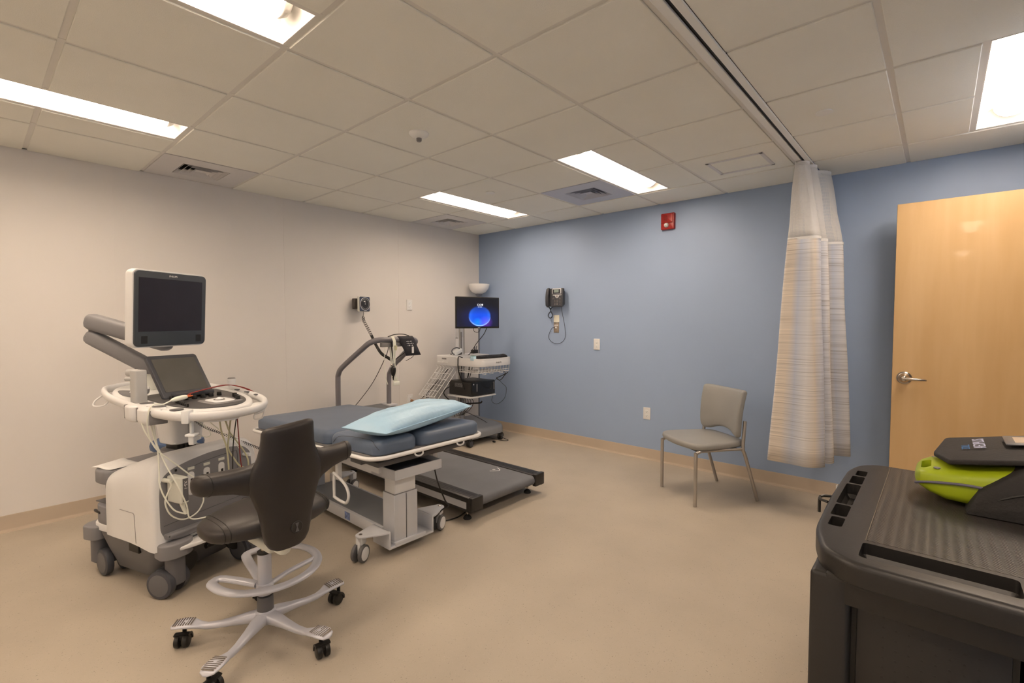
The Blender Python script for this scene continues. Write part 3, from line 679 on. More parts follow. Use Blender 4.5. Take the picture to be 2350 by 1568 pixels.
# things on the cart
t = thing('keyboard', 'black computer keyboard on the monitor cart tray', 'keyboard', (.715, -.545, .942), -.06)
b = B(); b.pad(rrect(.155, .44, .010, 4), 0, .016, .005, 3, f=lambda p: (p[0], p[1], p[2]-.05*p[0]*(1 if p[2] > .008 else 0)+.004)); b.done('case', M_BLACK, t)
b = B()
for i in range(6):
    for j in range(21):
        b.box((-.060+i*.0235, -.205+j*.0205, .026-.05*(-.060+i*.0235)-.003), (.018, .0165, .009))
kk = b.done('keys', M_BLK2, t, smooth=False)
t = thing('computer_mouse', 'black computer mouse right of the keyboard on the cart', 'mouse', (.715, -.318, .945), .2)
b = B(); b.sph((0, 0, .004), .05, (1., .62, .62), 20); b.done('body', M_BLK2, t)
b = B(); b.cyl((-.030, -.003, .024), (-.030, .003, .024), .008, seg=12); b.done('scroll_wheel', M_RUBBER, t)
t = thing('small_box', 'small pale blue and green box left of the keyboard', 'box', (.765, -.842, .936))
b = B(); b.box((0, 0, .024), (.05, .042, .048), bev=.003); b.done('carton', mat('pale blue card', ob(176, 190, 196, .7), .6), t)
b = B(); b.box((0, .0, .0495), (.046, .040, .004), bev=.001); b.done('green_top', mat('green card', (.06, .22, .14), .6), t)
t = thing('barcode_scanner', 'white and black handheld scanner lying on the cart desk', 'scanner', (.36, -.70, .969), .3)
b = B(); b.pad(rrect(.075, .16, .035, 6), .0, .045, .018, 4, rb=.01, M=Matrix.Rotation(.25, 4, 'X') @ Matrix.Translation((0, 0, .018))); b.done('body', M_WHITE2, t)
b = B(); b.tube([(0, .085, .02), (.02, .06, .055), (0, -.02, .085), (-.02, -.085, .060), (0, -.10, .02), (.02, -.04, .008), (.02, .04, .008)], .006, 10, 5, closed=True); b.done('bumper', M_DARK, t)
t = thing('pen_cup', 'black mesh pen holder behind the keyboard on the monitor cart', 'pen holder', (.30, -.375, .969))
b = B(); b.box((0, 0, .022), (.05, .075, .044), bev=.003); b.done('cup', M_BLACK, t)
for k, (x, y, z) in enumerate(((0, .005, .08), (.015, .02, .09), (-.01, .025, .085), (.01, -.005, .07))): B().cyl((x*.3, y, .03), (x, y*1.2, z), .0045, seg=8).done('pen', (M_DARK, M_DGREY, M_ALU, M_DARK)[k], t)
# monitor on the cart
MP = Vector((.72, -.785, 1.447)); a = Vector((.141, .512, 0)).normalized()
t = thing('computer_monitor', 'flat computer monitor on the cart glowing with a blue circle and 12:29', 'monitor', (.706, -.709, 1.447))
MM = frame((0, 0, 0), a, ZP); nrm_ = a.cross(ZP)
Wd, Hd = .535, .340
b = B(); b.pad(rrect(Wd, Hd, .005, 3), -.030, .0, .003, 2, M=MM, rb=.008); b.done('bezel', M_BLACK, t)
def screen_mat():
    M = bpy.data.materials.new('lit lock screen'); M.use_nodes = True; nt = M.node_tree; bs = nt.nodes['Principled BSDF']
    u = nt.nodes.new('ShaderNodeUVMap'); sp = nt.nodes.new('ShaderNodeSeparateXYZ'); nt.links.new(u.outputs[0], sp.inputs[0])
    def mth(op, a, b_=None, v=None):
        q = nt.nodes.new('ShaderNodeMath'); q.operation = op; nt.links.new(a, q.inputs[0])
        if b_ is not None: nt.links.new(b_, q.inputs[1])
        if v is not None: q.inputs[1].default_value = v
        return q.outputs[0]
    x, y = sp.outputs['X'], sp.outputs['Y']
    def dist(cx, cy): return mth('SQRT', mth('ADD', mth('POWER', mth('MULTIPLY', mth('ABSOLUTE', mth('SUBTRACT', x, v=cx)), v=.80), v=2), mth('POWER', mth('ABSOLUTE', mth('SUBTRACT', y, v=cy)), v=2)))
    def ramp(src, stops):
        r = nt.nodes.new('ShaderNodeValToRGB'); e = r.color_ramp.elements
        while len(e) < len(stops): e.new(.5)
        for i, (p, c) in enumerate(stops): e[i].position = p; e[i].color = (*c, 1)
        nt.links.new(src, r.inputs['Fac']); return r.outputs['Color']
    d = dist(.02, -.035)
    disc = ramp(d, [(0, (.0, .06, .70)), (.07, (.0, .08, .72)), (.098, (.01, .12, .75)), (.112, (.003, .008, .06)), (.2, (.004, .005, .02))])
    fade = ramp(y, [(0, (1, 1, 1)), (.08, (.45, .45, .45)), (.12, (0, 0, 0))])
    rim = ramp(mth('ABSOLUTE', mth('SUBTRACT', d, v=.106)), [(0, (.35, .6, 1.)), (.0035, (.12, .22, .7)), (.009, (0, 0, 0))])
    low = ramp(mth('MULTIPLY', mth('ADD', y, v=.04), v=-1.), [(0, (0, 0, 0)), (.10, (1, 1, 1))])
    vio = ramp(dist(.095, -.105), [(0, (.10, .012, .30)), (.075, (0, 0, 0))])
    cy_ = ramp(dist(-.005, -.10), [(0, (.0, .16, .45)), (.05, (0, 0, 0))])
    def mix(kind, a, b_):
        q = nt.nodes.new('ShaderNodeMix'); q.data_type = 'RGBA'; q.blend_type = kind; q.inputs['Factor'].default_value = 1
        nt.links.new(a, q.inputs['A']); nt.links.new(b_, q.inputs['B']); return q.outputs['Result']
    top_ = ramp(mth('ADD', y, v=.17), [(0, (1, 1, 1)), (.15, (1, 1, 1)), (.25, (.12, .12, .14)), (1, (.1, .1, .1))])
    c = mix('MULTIPLY', disc, top_); c = mix('ADD', c, mix('MULTIPLY', rim, low)); c = mix('ADD', c, vio); c = mix('ADD', c, cy_)
    bs.inputs['Base Color'].default_value = (.01, .01, .012, 1); bs.inputs['Roughness'].default_value = .25
    nt.links.new(c, bs.inputs['Emission Color']); bs.inputs['Emission Strength'].default_value = 1.0
    return M
bm_ = bmesh.new(); uv = bm_.loops.layers.uv.new('UVMap'); vs = []
sw, sh = Wd/2-.009, Hd/2-.009; cs = [(-sw, -sh+.010), (sw, -sh+.010), (sw, sh), (-sw, sh)]
f = bm_.faces.new([bm_.verts.new(MM @ Vector((x, y, .0008))) for x, y in cs])
for l, q in zip(f.loops, cs): l[uv].uv = q
me = bpy.data.meshes.new('screen'); bm_.to_mesh(me); bm_.free(); me.materials.append(screen_mat()); o = bpy.data.objects.new('screen', me); C.objects.link(o); o.parent = t
M_SCRTXT = mat('screen text', (.8, .85, .9), .5, emit=(.75, .85, 1.), es=.9)
text('clock_digits', '12:29', .034, M_SCRTXT, o, MM @ Matrix.Translation((.022, .083, .0012)), .0002, sx=1.05)
for q_ in (-.014, .006, .022): B().box((.018+q_, .062, .0012), (.014, .003, .0003), MM).done('date_line', M_SCRTXT, o, smooth=False)
B().box((.01, -Hd/2+.008, .0005), (.028, .004, .0004), MM).done('logo_mark', M_ALU, t, smooth=False)
b = B(); nb = -Vector((nrm_.x, nrm_.y, 0)); b.box((0, 0, -.045), (.12, .12, .03), MM, bev=.004); b.done('mount_plate', M_DARK, t)
cl = Vector((.285-.706, -.60+.709, -.03))
b = B(); b.cyl(nb*.05, cl+Vector((.02, 0, 0)), .018, seg=12); b.cyl(cl+Vector((0, 0, -.05)), cl+Vector((0, 0, .05)), .035, seg=16, bev=.004); b.done('mount_arm', M_ALU, t)
b = B(); b.tube([MM @ Vector((-.05, -.165, -.02)), MM @ Vector((-.035, -.20, -.03)), MM @ Vector((0, -.215, -.04)), MM @ Vector((.03, -.205, -.03)), MM @ Vector((.04, -.165, -.02))], .003, 8, 6)
b.tube([MM @ Vector((.12, -.165, -.02)), MM @ Vector((.09, -.24, -.04)), MM @ Vector((.03, -.33, -.08)), Vector((.48-.706, -.62+.709, .985-1.447)), Vector((.46-.706, -.63+.709, .975-1.447))], .004, 8, 6); b.done('cables', M_BLACK, t)
# ================================================================== TREADMILL
TX0, TX1, TY0, TY1 = .35, 2.165, -2.20, -1.42
t = thing('treadmill', 'black exercise treadmill with a grey tubular handrail against the cream wall', 'treadmill')
M_TBELT = mat('treadmill belt rubber', ob(104, 97, 90, .60), .6, vary=.05, bump=.1, bs=300)
for nm, y0, y1 in (('side_rail', TY0, TY0+.105), ('side_rail', TY1-.105, TY1)):
    b = B(); b.box(((TX0+TX1)/2-.01, (y0+y1)/2, .150), (TX1-TX0-.02, y1-y0, .022), bev=.004)
    b.box(((TX0+TX1)/2-.01, y0+.006 if y0 < -2 else y1-.006, .1075), (TX1-TX0-.02, .010, .09))
    r_ = b.done(nm, M_BLK2, t)
    yy = y0-.0005 if y0 < -2 else y1+.0005
    B().box(((TX0+TX1)/2-.03, yy, .105), (TX1-TX0-.06, .004, .046)).done('silver_stripe', M_ALU, r_, smooth=False)
    for k in range(3):
        yk = (y0 if y0 < -2 else y1-.105)+.03+.02*k
        B().box(((TX0+TX1)/2, yk, .1614), (TX1-TX0-.1, .004, .0012)).done('grip_line', M_BLACK, r_, smooth=False)
b = B(); r_ = .036; yb0, yb1 = TY0+.105, TY1-.105; pr = []
for k in range(13):
    a_ = -PI/2+PI*k/12; pr.append((TX1-.045+r_*math.cos(a_), .118+r_*math.sin(a_)))
pr = [(TX0+.02, .082)]+pr+[(TX0+.02, .154)]
b.rings([[(x, y, z) for x, z in pr] for y in (yb0, yb1)]); b.done('belt', M_TBELT, t, ang=50)
for y in (yb0-.004, yb1+.004): B().cyl((TX1-.045, y-.010, .118), (TX1-.045, y+.010, .118), .033, seg=24, bev=.002).done('roller_end', M_CHROME, t)
b = B(); b.tube([(1.80, -1.66, .1548), (1.83, -1.63, .1548), (1.85, -1.60, .1548), (1.83, -1.575, .1548), (1.79, -1.56, .1548)], .003, 6, 5, flat=.2); b.tube([(1.80, -1.62, .1548), (1.79, -1.61, .1548), (1.80, -1.60, .1548), (1.81, -1.61, .1548)], .003, 6, 4, closed=True, flat=.2); b.done('belt_logo', M_PAPER, t)
for y0, s_ in ((TY0, 1), (TY1, -1)):
    b = B(); b.box((TX1-.018, y0+s_*.050, .120), (.036, .108, .094), bev=.006, seg=3); c_ = b.done('end_cap', M_BLK2, t)
    B().cyl((TX1-.01, y0-s_*.004, .125), (TX1-.01, y0+s_*.004, .125), .007, seg=12).done('end_screw', M_BLACK, c_)
for x, y in ((2.076, -2.163), (2.064, -1.505), (.55, -2.13), (.55, -1.49)):
    b = B(); b.lathe([(.001, 0), (.028, 0), (.029, .006), (.024, .016), (.012, .026), (.006, .030), (.001, .030)]); f_ = b.done('foot', M_RUBBER, t); f_.location = (x, y, 0)
    b = B(); b.cyl((0, 0, .022), (0, 0, .092), .0055, seg=10); b.cyl((0, 0, .040), (0, 0, .047), .010, seg=6); b.done('foot_bolt', M_CHROME, f_)
b = B()
r = []
for y, k in ((-2.14, .96), (-2.12, 1.), (-1.50, 1.), (-1.48, .96)):
    r.append([(.07, y, .06), (.07, y, .47*k), (.12, y, .495*k), (.34, y, .48*k), (.50, y, .33*k), (.58, y, .175), (.58, y, .06)])
b.rings(r); b.done('motor_hood', mat('hood grey', ob(104, 98, 92, .55), .45), t, ang=20)
b = B(); b.box((.21, -1.52, .493), (.17, .10, .018), bev=.004); b.done('mast_plate', M_ALU, t)
b = B(); b.box((.33, -1.84, .489), (.09, .20, .006), bev=.002, seg=1); b.done('top_label', M_IVORY, t)
HR = [(.24, -2.10, .40), (.24, -2.10, .78), (.255, -2.10, .86), (.33, -2.10, .93), (.66, -2.10, 1.105), (.77, -2.09, 1.165), (.83, -2.04, 1.190), (.845, -1.96, 1.192), (.845, -1.75, 1.190), (.83, -1.66, 1.180), (.78, -1.612, 1.155), (.67, -1.590, 1.10), (.34, -1.535, .92), (.24, -1.52, .84), (.215, -1.52, .77), (.21, -1.52, .49)]
b = B(); b.tube(HR, .024, 16, 6)
b.done('handrail', M_HANDRAIL, t)
b = B(); b.cyl((.42, -1.549, .964), (.57, -1.573, 1.046), .0275, seg=16); b.done('rail_sleeve', M_HANDRAIL, t)
b = B(); b.box((.845, -1.92, 1.148), (.035, .21, .038), bev=.003); b.done('cross_plate', M_GREY, t)
b = B(); b.box((.845, -1.76, 1.150), (.04, .06, .045), bev=.006); b.done('control_box', M_BLACK, t)
b = B(); b.tube([(.85, -1.95, 1.14), (.83, -1.965, 1.05), (.60, -1.95, .80), (.40, -1.98, .60), (.30, -2.02, .50)], .003, 6, 6); b.done('cord', M_BLACK, t)
# cuff, bulb, lead wires hung over the handrail
t = thing('blood_pressure_cuff', 'navy black blood pressure cuff draped over the treadmill handrail with a rubber bulb', 'blood pressure cuff')
M_CUFF = mat('navy nylon', (.018, .018, .026), .7, vary=.1, bump=.1, bs=200)
b = B(); r = []
for k in range(9):
    a_ = PI*k/8; r.append((.845-.030*math.cos(a_), 1.190+.030*math.sin(a_)))
prof = [(.812, 1.13)]+r+[(.880, 1.15), (.892, 1.10), (.903, 1.045)]
def sheet(name, prof, y0, y1, mt, th=.006, skew=0.):
    bm2 = bmesh.new(); n = len(prof); rows = []
    for j in range(5):
        y = y0+(y1-y0)*j/4; rows.append([bm2.verts.new((x, y+skew*(1.19-z if x > .845 else 0), z)) for x, z in prof])
    for j in range(4):
        for i in range(n-1): bm2.faces.new((rows[j][i], rows[j][i+1], rows[j+1][i+1], rows[j+1][i])).smooth = True
    me = bpy.data.meshes.new(name); bm2.to_mesh(me); bm2.free(); me.materials.append(mt); o = bpy.data.objects.new(name, me); C.objects.link(o); o.parent = t
    md = o.modifiers.new('thickness', 'SOLIDIFY'); md.thickness = th; md.offset = 1; return o
b.b.free(); cf = sheet('cuff', prof, -1.85, -1.69, M_CUFF, -.006, .35)
b = B()
for k in range(3):
    for q_ in range(4 if k != 1 else 5): b.box((.8835+.0035*k, -1.785+.006*k+q_*.016, 1.172-.018*k), (.001, .010 if (q_+k) % 2 else .006, .010 if q_ % 2 else .005))
b.done('size_marks', M_PAPER, cf, smooth=False)
b = B(); b.box((.9025, -1.730, 1.095), (.0015, .022, .060)); b.done('label_strip', M_PAPER, cf, smooth=False)
b = B(); b.tube([(.84, -1.95, 1.218), (.84, -1.88, 1.236), (.85, -1.80, 1.238), (.86, -1.74, 1.222)], .004, 8, 5); b.tube([(.74, -1.838, .997), (.78, -1.85, .998), (.82, -1.82, 1.035), (.86, -1.76, 1.09), (.87, -1.74, 1.12)], .0042, 8, 5)
b.tube([(.88, -1.945, 1.17), (.885, -1.935, 1.05), (.885, -1.93, .97)], .0055, 8, 4); b.tube([(.875, -1.70, 1.05), (.80, -1.66, 1.02), (.70, -1.66, .98)], .0025, 6, 4); b.done('rubber_tube', M_BLACK, t)
b = B(); b.lathe([(.001, .835), (.004, .84), (.008, .865), (.018, .89), (.024, .92), (.022, .945), (.012, .955), (.008, .965), (.001, .966)], Matrix.Translation((.885, -1.93, 0)), 20); b.done('bulb', M_BLACK, t)
b = B(); b.cyl((.885, -1.93, .955), (.885, -1.93, .985), .009, seg=12); b.cyl((.885, -1.955, .972), (.885, -1.925, .972), .006, seg=10); b.done('valve', M_CHROME, t)
t = thing('lead_wire_bundle', 'cream lead wires looped over the treadmill handrail in front', 'cable')
b = B(); rn = random.Random(3)
for k in range(5):
    y = -1.925+.006*k; dz = rn.uniform(-.03, .03); dy = rn.uniform(-.03, .02)
    b.tube([(.885, y+dy, .86+dz), (.888, y-.01, 1.0), (.885, y, 1.15), (.872, y, 1.195), (.85, y, 1.2185), (.822, y, 1.200), (.815, y, 1.15), (.83, y+.02+dy, 1.0), (.845, y+.03+dy, .84+dz), (.87, y+.025, .80), (.885, y+.01, .86)], .0032, 6, 5)
b.tube([(.82, -1.965, 1.15), (.835, -1.985, 1.0), (.85, -1.985, .87), (.86, -1.97, .80)], .003, 6, 5); b.done('wires', M_CABLE, t)
b = B(); b.tube([(.885, -1.905, 1.10), (.888, -1.903, 1.14)], .014, 10, 3); b.done('tie_wrap', M_KHAKI, t)
b = B(); b.box((.885, -1.90, .805), (.02, .065, .035), bev=.005); b.done('lead_block', M_CABLE, t)

# ================================================================== EXAMINATION TABLE
t = thing('examination_table', 'slate blue padded examination table on a white wheeled base', 'examination table')
tilt = lambda p: Vector((p[0], p[1], p[2]+(p[0]-2.24)*.05))
TI = lambda p: (p[0], p[1], p[2]+(p[0]-2.24)*.05)
b = B(); b.box((1.50, -2.655, .088), (1.02, .29, .070), bev=.004); bm1 = b.done('beam', M_ALU, t)
b = B(); b.box((1.50, -2.655, .124), (1.00, .25, .004), bev=.001, seg=1); b.done('beam_top', mat('warm grey enamel', ob(130, 122, 110, .6), .45), bm1)
b = B(); b.box((1.62, -2.8012, .090), (.062, .0015, .048)); lb_ = b.done('maker_sticker', mat('silver blue sticker', ob(120, 126, 150, .6), .4, vary=.5, vs=60), bm1, smooth=False)
for X_, sg_ in ((2.06, 1), (1.00, -1)):
    b = B(); b.box((X_+.02*sg_, -2.69, .058), (.17, .31, .014), bev=.004); b.box((X_+.03*sg_, -2.70, .072), (.15, .22, .020), bev=.004); pl_ = b.done('foot_plate', M_ALU, t)
    for sy in (-1, 1):
        b = B(); yE = -2.69+sy*.155
        b.box((X_+.02*sg_, yE, .104), (.17, .010, .106), bev=.003)
        tri = [(X_+.105*sg_, yE-sy*.004), (X_-.065*sg_, yE-sy*.004), (X_-.060*sg_, yE+sy*.03), (X_-.015*sg_, yE+sy*.155), (X_+.035*sg_, yE+sy*.155), (X_+.10*sg_, yE+sy*.03)]
        b.pad(rnd(tri, .03, 4), .146, .157, .003, 2, rb=.002); b.done('caster_bracket', M_ALU, pl_)
        B().lathe([(.001, .157), (.010, .157), (.010, .160), (.006, .162), (.001, .162)], Matrix.Translation((X_+.01*sg_, yE+sy*.130, 0)), 14).done('bracket_bolt', M_CHROME, pl_)
        caster((X_+.0*sg_, yE+sy*.128, 0), .049, .066, M_DGREY, M_WHITE, M_WHITE, t, (.45 if sy < 0 else .40), top=.146, stem_r=.016, gap=.024, hood=False)
    b = B(); b.pad(rrect(.118, .165, .006, 3, X_+.035*sg_, -2.725), .070, .352, .002, 2); cl_ = b.done('column', M_ALU, t)
    for k in (-1, 1): B().box((X_+.035*sg_+k*.0, -2.725+k*.0, .21), (.1205, .003, .28)).done('column_groove', M_GREY, cl_, smooth=False)
    b = B(); b.pad(rrect(.104, .148, .006, 3, X_+.035*sg_, -2.725), .35, .47, .002, 2); b.done('inner_column', M_WHITE, t)
    b = B(); b.box((X_+.035*sg_, -2.725, .353), (.110, .156, .006)); b.done('column_collar', M_GREY, cl_)
# pan above the head column and lift frame
b = B()
for c, d in (((2.10, -2.67, .462), (.22, .34, .008)), ((2.205, -2.67, .487), (.008, .34, .055)), ((2.00, -2.67, .487), (.008, .34, .055)), ((2.10, -2.836, .487), (.21, .008, .055)), ((2.10, -2.504, .487), (.21, .008, .055))): b.box(c, d, bev=.001, seg=1)
b.done('pan', M_ALU, t)
b = B(); b.box((2.10, -2.67, .48), (.17, .28, .03)); b.done('actuator', M_DARK, t)
b = B()
for y in (-2.84, -2.44): b.box((1.50, y, .50), (1.15, .035, .05), bev=.003)
for x in (1.10, 1.35, 1.60, 1.85): b.box((x, -2.64, .50), (.03, .40, .03), bev=.002)
b.box((1.75, -2.80, .455), (.36, .03, .035), bev=.003); b.box((1.72, -2.90, .545), (.10, .05, .05), bev=.006); b.done('lift_frame', M_WHITE, t)
b = B()
for x in (1.15, 1.9): b.box((x, -2.6, .545+(x-2.24)*.05), (.12, .60, .03), bev=.003)
b.box((1.43, -2.6, .600-.04), (1.50, .66, .028), bev=.004)
b.done('top_frame', M_DGREY, t)
# white perimeter rail
R_ = rrect(1.67, .835, .10, 6, 1.435, -2.595)
b = B(); b.tube([TI((x, y, .620)) for x, y in R_], .0115, 10, 0, closed=True); b.done('rail', M_WIRE, t)
b = B(); b.pad(rrect(1.60, .78, .08, 5, 1.435, -2.595), .602, .632, .003, 2, f=TI); b.done('mattress_board', M_GREY, t)
for y, x in ((-2.70, 2.24), (-2.38, 2.24)):
    b = B(); b.tube([TI((x, y-.03, .612)), TI((x+.01, y-.025, .59)), TI((x+.012, y, .582)), TI((x+.01, y+.025, .59)), TI((x, y+.03, .612))], .005, 8, 4); b.done('rail_hook', M_WIRE, t)
# cushions
def cushion(x0, x1, y0, y1, rc, name, crown=.014, top=.712):
    b = B(); o_ = rrect(x1-x0, y1-y0, rc, 8, (x0+x1)/2, (y0+y1)/2)
    b.pad(o_, .630, top, .038, 7, crown=crown, rb=.012, f=TI); return b.done(name, M_NAVY, t, ang=60)
cushion(.63, 1.735, -2.985, -2.205, .07, 'leg_cushion', .008, .716)
nc = cushion(1.742, 2.255, -2.985, -2.702, .06, 'head_cushion')
fc = cushion(1.742, 2.255, -2.692, -2.205, .06, 'head_cushion')
b = B(); b.tube([TI((1.80, -2.9862, .66)), TI((1.86, -2.986, .70)), TI((1.96, -2.978, .712)), TI((2.10, -2.970, .714)), TI((2.19, -2.972, .712)), TI((2.232, -2.978, .69)), TI((2.246, -2.95, .65))], .0012, 6, 5); b.done('seam', M_DARK, nc)
# grab loop and power cords
b = B(); b.tube([(1.68, -2.92, .395), (1.68, -2.92, .28), (1.69, -2.92, .262), (1.79, -2.92, .255), (1.835, -2.92, .27), (1.85, -2.92, .32), (1.81, -2.92, .370), (1.69, -2.92, .410)], .009, 10, 5, closed=True); b.box((1.70, -2.90, .44), (.03, .03, .13), bev=.003); b.done('side_handle', M_WIRE, t)
b = B(); b.tube([(2.16, -2.52, .46), (2.17, -2.50, .36), (2.19, -2.46, .24), (2.20, -2.44, .20), (2.14, -2.44, .16), (2.10, -2.48, .10), (2.0, -2.48, .02), (1.98, -2.36, .006), (2.02, -2.2, .006), (1.95, -2.0, .006)], .0045, 8, 6); b.done('power_cord', M_BLACK, t)
# ------------------------------------------------------------------ pillow
t = None
A_, B_, C_, D_ = Vector((2.030, -3.055, .771)), Vector((2.300, -2.955, .760)), Vector((2.175, -2.215, .796)), Vector((1.86, -2.27, .795))
rn = random.Random(5); b = B(); N = 34; Mr = 18; top_, botm = [], []
def pp(u, v, sgn):
    a, c = (u+1)/2, (v+1)/2      # u long, v short
    p = A_.lerp(C_ if False else D_, a).lerp(B_.lerp(C_, a), c)
    e = (1-abs(u)**2.6)*(1-abs(v)**2.2); e = max(e, 0)**.50
    pinch = 1-.10*(abs(u)**2)*(1-abs(v)**3)-.0
    cen = (A_+B_+C_+D_)/4
    side = 1-.09*(abs(v)**2)*(1-abs(u)**3)
    q = cen+(p-cen)
    w_ = .003*math.sin(7*u+3*v)+.0022*math.sin(13*v-5*u+1)+.0012*math.sin(19*u+11*v)
    w_ *= (1-(u*u)*.3)
    fold = .006*math.exp(-((v+.25+.35*u)/.07)**2)*(1 if -.8 < u < .6 else 0)
    h = (.070 if sgn > 0 else .062)*e
    q = Vector((q.x, q.y, q.z+sgn*h+(w_+fold if sgn > 0 else 0)*min(1, e*1.5)))
    if sgn < 0: q.z = max(q.z, .727+(q.x-2.24)*.05)
    return q
g = []
for sgn in (1, -1):
    rows = [[pp(-1+2*i/N, -1+2*j/Mr, sgn) for j in range(Mr+1)] for i in range(N+1)]; g.append(rows)
bm2 = bmesh.new()
for rows in g:
    vv = [[bm2.verts.new(p) for p in r] for r in rows]
    for i in range(N):
        for j in range(Mr): bm2.faces.new((vv[i][j], vv[i+1][j], vv[i+1][j+1], vv[i][j+1]))
bmesh.ops.remove_doubles(bm2, verts=bm2.verts, dist=.0015)
o_ = B(); o_.b.free(); o_.b = bm2
M_PIL = mat('pale blue pillow cover', ob(166, 186, 188, .64), .42, vary=.03, bump=.30, bs=30)
pil = o_.done('pillow', M_PIL, ang=80); tag(pil, 'pale blue plastic covered pillow on the head of the examination table', 'pillow')
ed = [A_, A_.lerp(B_, .5), B_, B_.lerp(C_, .33), B_.lerp(C_, .66), C_, C_.lerp(D_, .5), D_, D_.lerp(A_, .4), D_.lerp(A_, .7)]
b = B(); b.tube(ed, .003, 6, 0, closed=True); b.done('edge_seam', M_PIL, pil)
# ================================================================== GUEST CHAIR
t = thing('guest_chair', 'armless taupe vinyl chair with silver legs by the blue wall', 'chair', (3.135, -.58, 0), math.radians(-34.8))
for sx in (-1, 1):
    b = B(); b.tube([(sx*.225, -.263, .004), (sx*.225, -.263, .36), (sx*.225, -.258, .392), (sx*.225, -.230, .404)], .0130, 12, 5); b.done('front_leg', M_STEEL, t)
    b = B(); b.tube([(sx*.235, .262, .004), (sx*.235, .150, .345), (sx*.235, .128, .395), (sx*.235, .128, .45), (sx*.235, .140, .612)], .0125, 12, 5); b.done('back_leg', M_STEEL, t)
    b = B(); b.tube([(sx*.225, -.235, .4045), (sx*.225, -.05, .405), (sx*.235, .125, .405)], .010, 10, 4); b.done('side_rail', M_STEEL, t)
b = B(); b.box((0, -.22, .402), (.44, .03, .012), bev=.002); b.box((0, .09, .402), (.46, .03, .012), bev=.002); b.done('cross_bar', M_DARK, t)
so = smooth2([(-.252, -.17), (-.225, -.262), (-.12, -.300), (0, -.312), (.12, -.300), (.225, -.262), (.252, -.17), (.240, -.02), (.215, .13), (.165, .180), (0, .190), (-.165, .180), (-.215, .13), (-.240, -.02)], 4)
b = B(); b.pad(so, .414, .462, .022, 5, crown=.012, rb=.020); b.done('seat', M_TAUPE, t, ang=70)
UPV = Vector((0, .13, 1)).normalized(); MB = frame((.018, .148, .665), XP, UPV)
bo = smooth2([(-.222, -.135), (-.228, .0), (-.232, .12), (-.222, .168), (-.12, .172), (0, .170), (.12, .172), (.222, .168), (.232, .12), (.228, 0), (.222, -.135), (.200, -.180), (.155, -.178), (.08, -.150), (0, -.140), (-.08, -.150), (-.155, -.178), (-.200, -.180)], 4)
b = B(); b.pad(bo, -.026, .026, .020, 5, crown=.004, M=MB, rb=.020, f=lambda p: (p[0], p[1], p[2]+1.1*p[0]**2-.5*p[1]**2)); b.done('backrest', M_TAUPE, t, ang=70)
# ================================================================== SADDLE CHAIR
t = thing('saddle_chair', 'black leather saddle chair with winged back and silver footring', 'chair', (2.335, -3.59, 0))
hub = (0, 0)
M_SIL = mat('silver cast alloy', ob(186, 172, 160, .66), .34, metal=.2, vary=.02)
b = B(); b.lathe([(.001, .060), (.030, .062), (.042, .075), (.045, .095), (.038, .118), (.032, .122), (.001, .122)], seg=30); bs_ = b.done('base_hub', M_SIL, t)
for k in range(5):
    a_ = math.radians(18+72*k); R3 = Matrix.Rotation(a_, 4, 'Z')
    pr = [(.020, .030, .026, .092), (.06, .028, .022, .091), (.12, .021, .016, .084), (.18, .017, .0125, .077), (.225, .016, .012, .077), (.250, .020, .011, .084), (.272, .030, .010, .092), (.300, .036, .009, .098), (.330, .036, .008, .098), (.350, .028, .006, .094), (.360, .010, .003, .091)]
    b = B(); b.rings([ering((r_, 0, z_), (0, 1, 0), (0, 0, 1), w_, h_, 16, 2.6) for r_, w_, h_, z_ in pr], M=R3); lg = b.done('base_arm', M_SIL, t, ang=60)
    b = B()
    for q_ in range(8): b.box((.278+.0095*q_, 0, .1052-.00025*abs(q_-3.5)), (.0048, .058-.003*abs(q_-3.5), .003), R3)
    b.done('tread_ridges', M_CHROME, lg, smooth=False)
    p = R3 @ Vector((.320, 0, 0)); cy = (1.4, .3, 2.4, .9, 2.0)[k]
    caster((p.x, p.y, 0), .0275, .050, M_BLACK, M_BLACK, M_BLACK, t, cy, top=.092, stem_r=.008, gap=.012)
b = B(); b.cyl((0, 0, .118), (0, 0, .182), .0330, .031, 24, bev=.002); b.done('lower_sleeve', M_DGREY, t)
b = B(); b.cyl((0, 0, .190), (0, 0, .368), .0270, seg=28, bev=.003); b.done('column_tube', M_SIL, t)
b = B(); b.cyl((0, 0, .366), (0, 0, .374), .0285, seg=24); b.done('column_cap', M_BLACK, t)
b = B(); b.cyl((0, 0, .37), (0, 0, .43), .0140, seg=18); b.done('gas_piston', M_CHROME, t)
# foot ring, eccentric and open in front
cx, cy_, RR = -.135, .060, .215; zr = .232
P3 = [(-.03, -.02, .225), (-.12, -.075, .232)]
P3 += [(-.185, -.118, zr)]
for dgr in range(262, 262+272, 12): a_ = math.radians(dgr); P3.append((cx+RR*math.cos(a_), cy_+RR*math.sin(a_), zr))
P3 += [(-.335, .050, zr), (-.28, .030, zr), (-.15, .012, .232), (-.03, .0, .225)]
b = B(); pth = catmull([Vector(p) for p in P3], 3)
b.tube(pth, .0215, 14, 0, flat=.55); b.cyl((0, 0, .190), (0, 0, .240), .034, seg=26, bev=.004)
b.tube([(.0, .02, .222), (-.03, .12, .230), (-.055, .245, zr)], .0135, 12, 5, flat=.7); fr2 = b.done('foot_ring', M_SIL, t, ang=50)
ar = [Vector((cx+q_*math.cos(math.radians(d_)), cy_+q_*math.sin(math.radians(d_)), zr+.0112)) for q_ in (RR,) for d_ in range(268, 268+262, 6)]
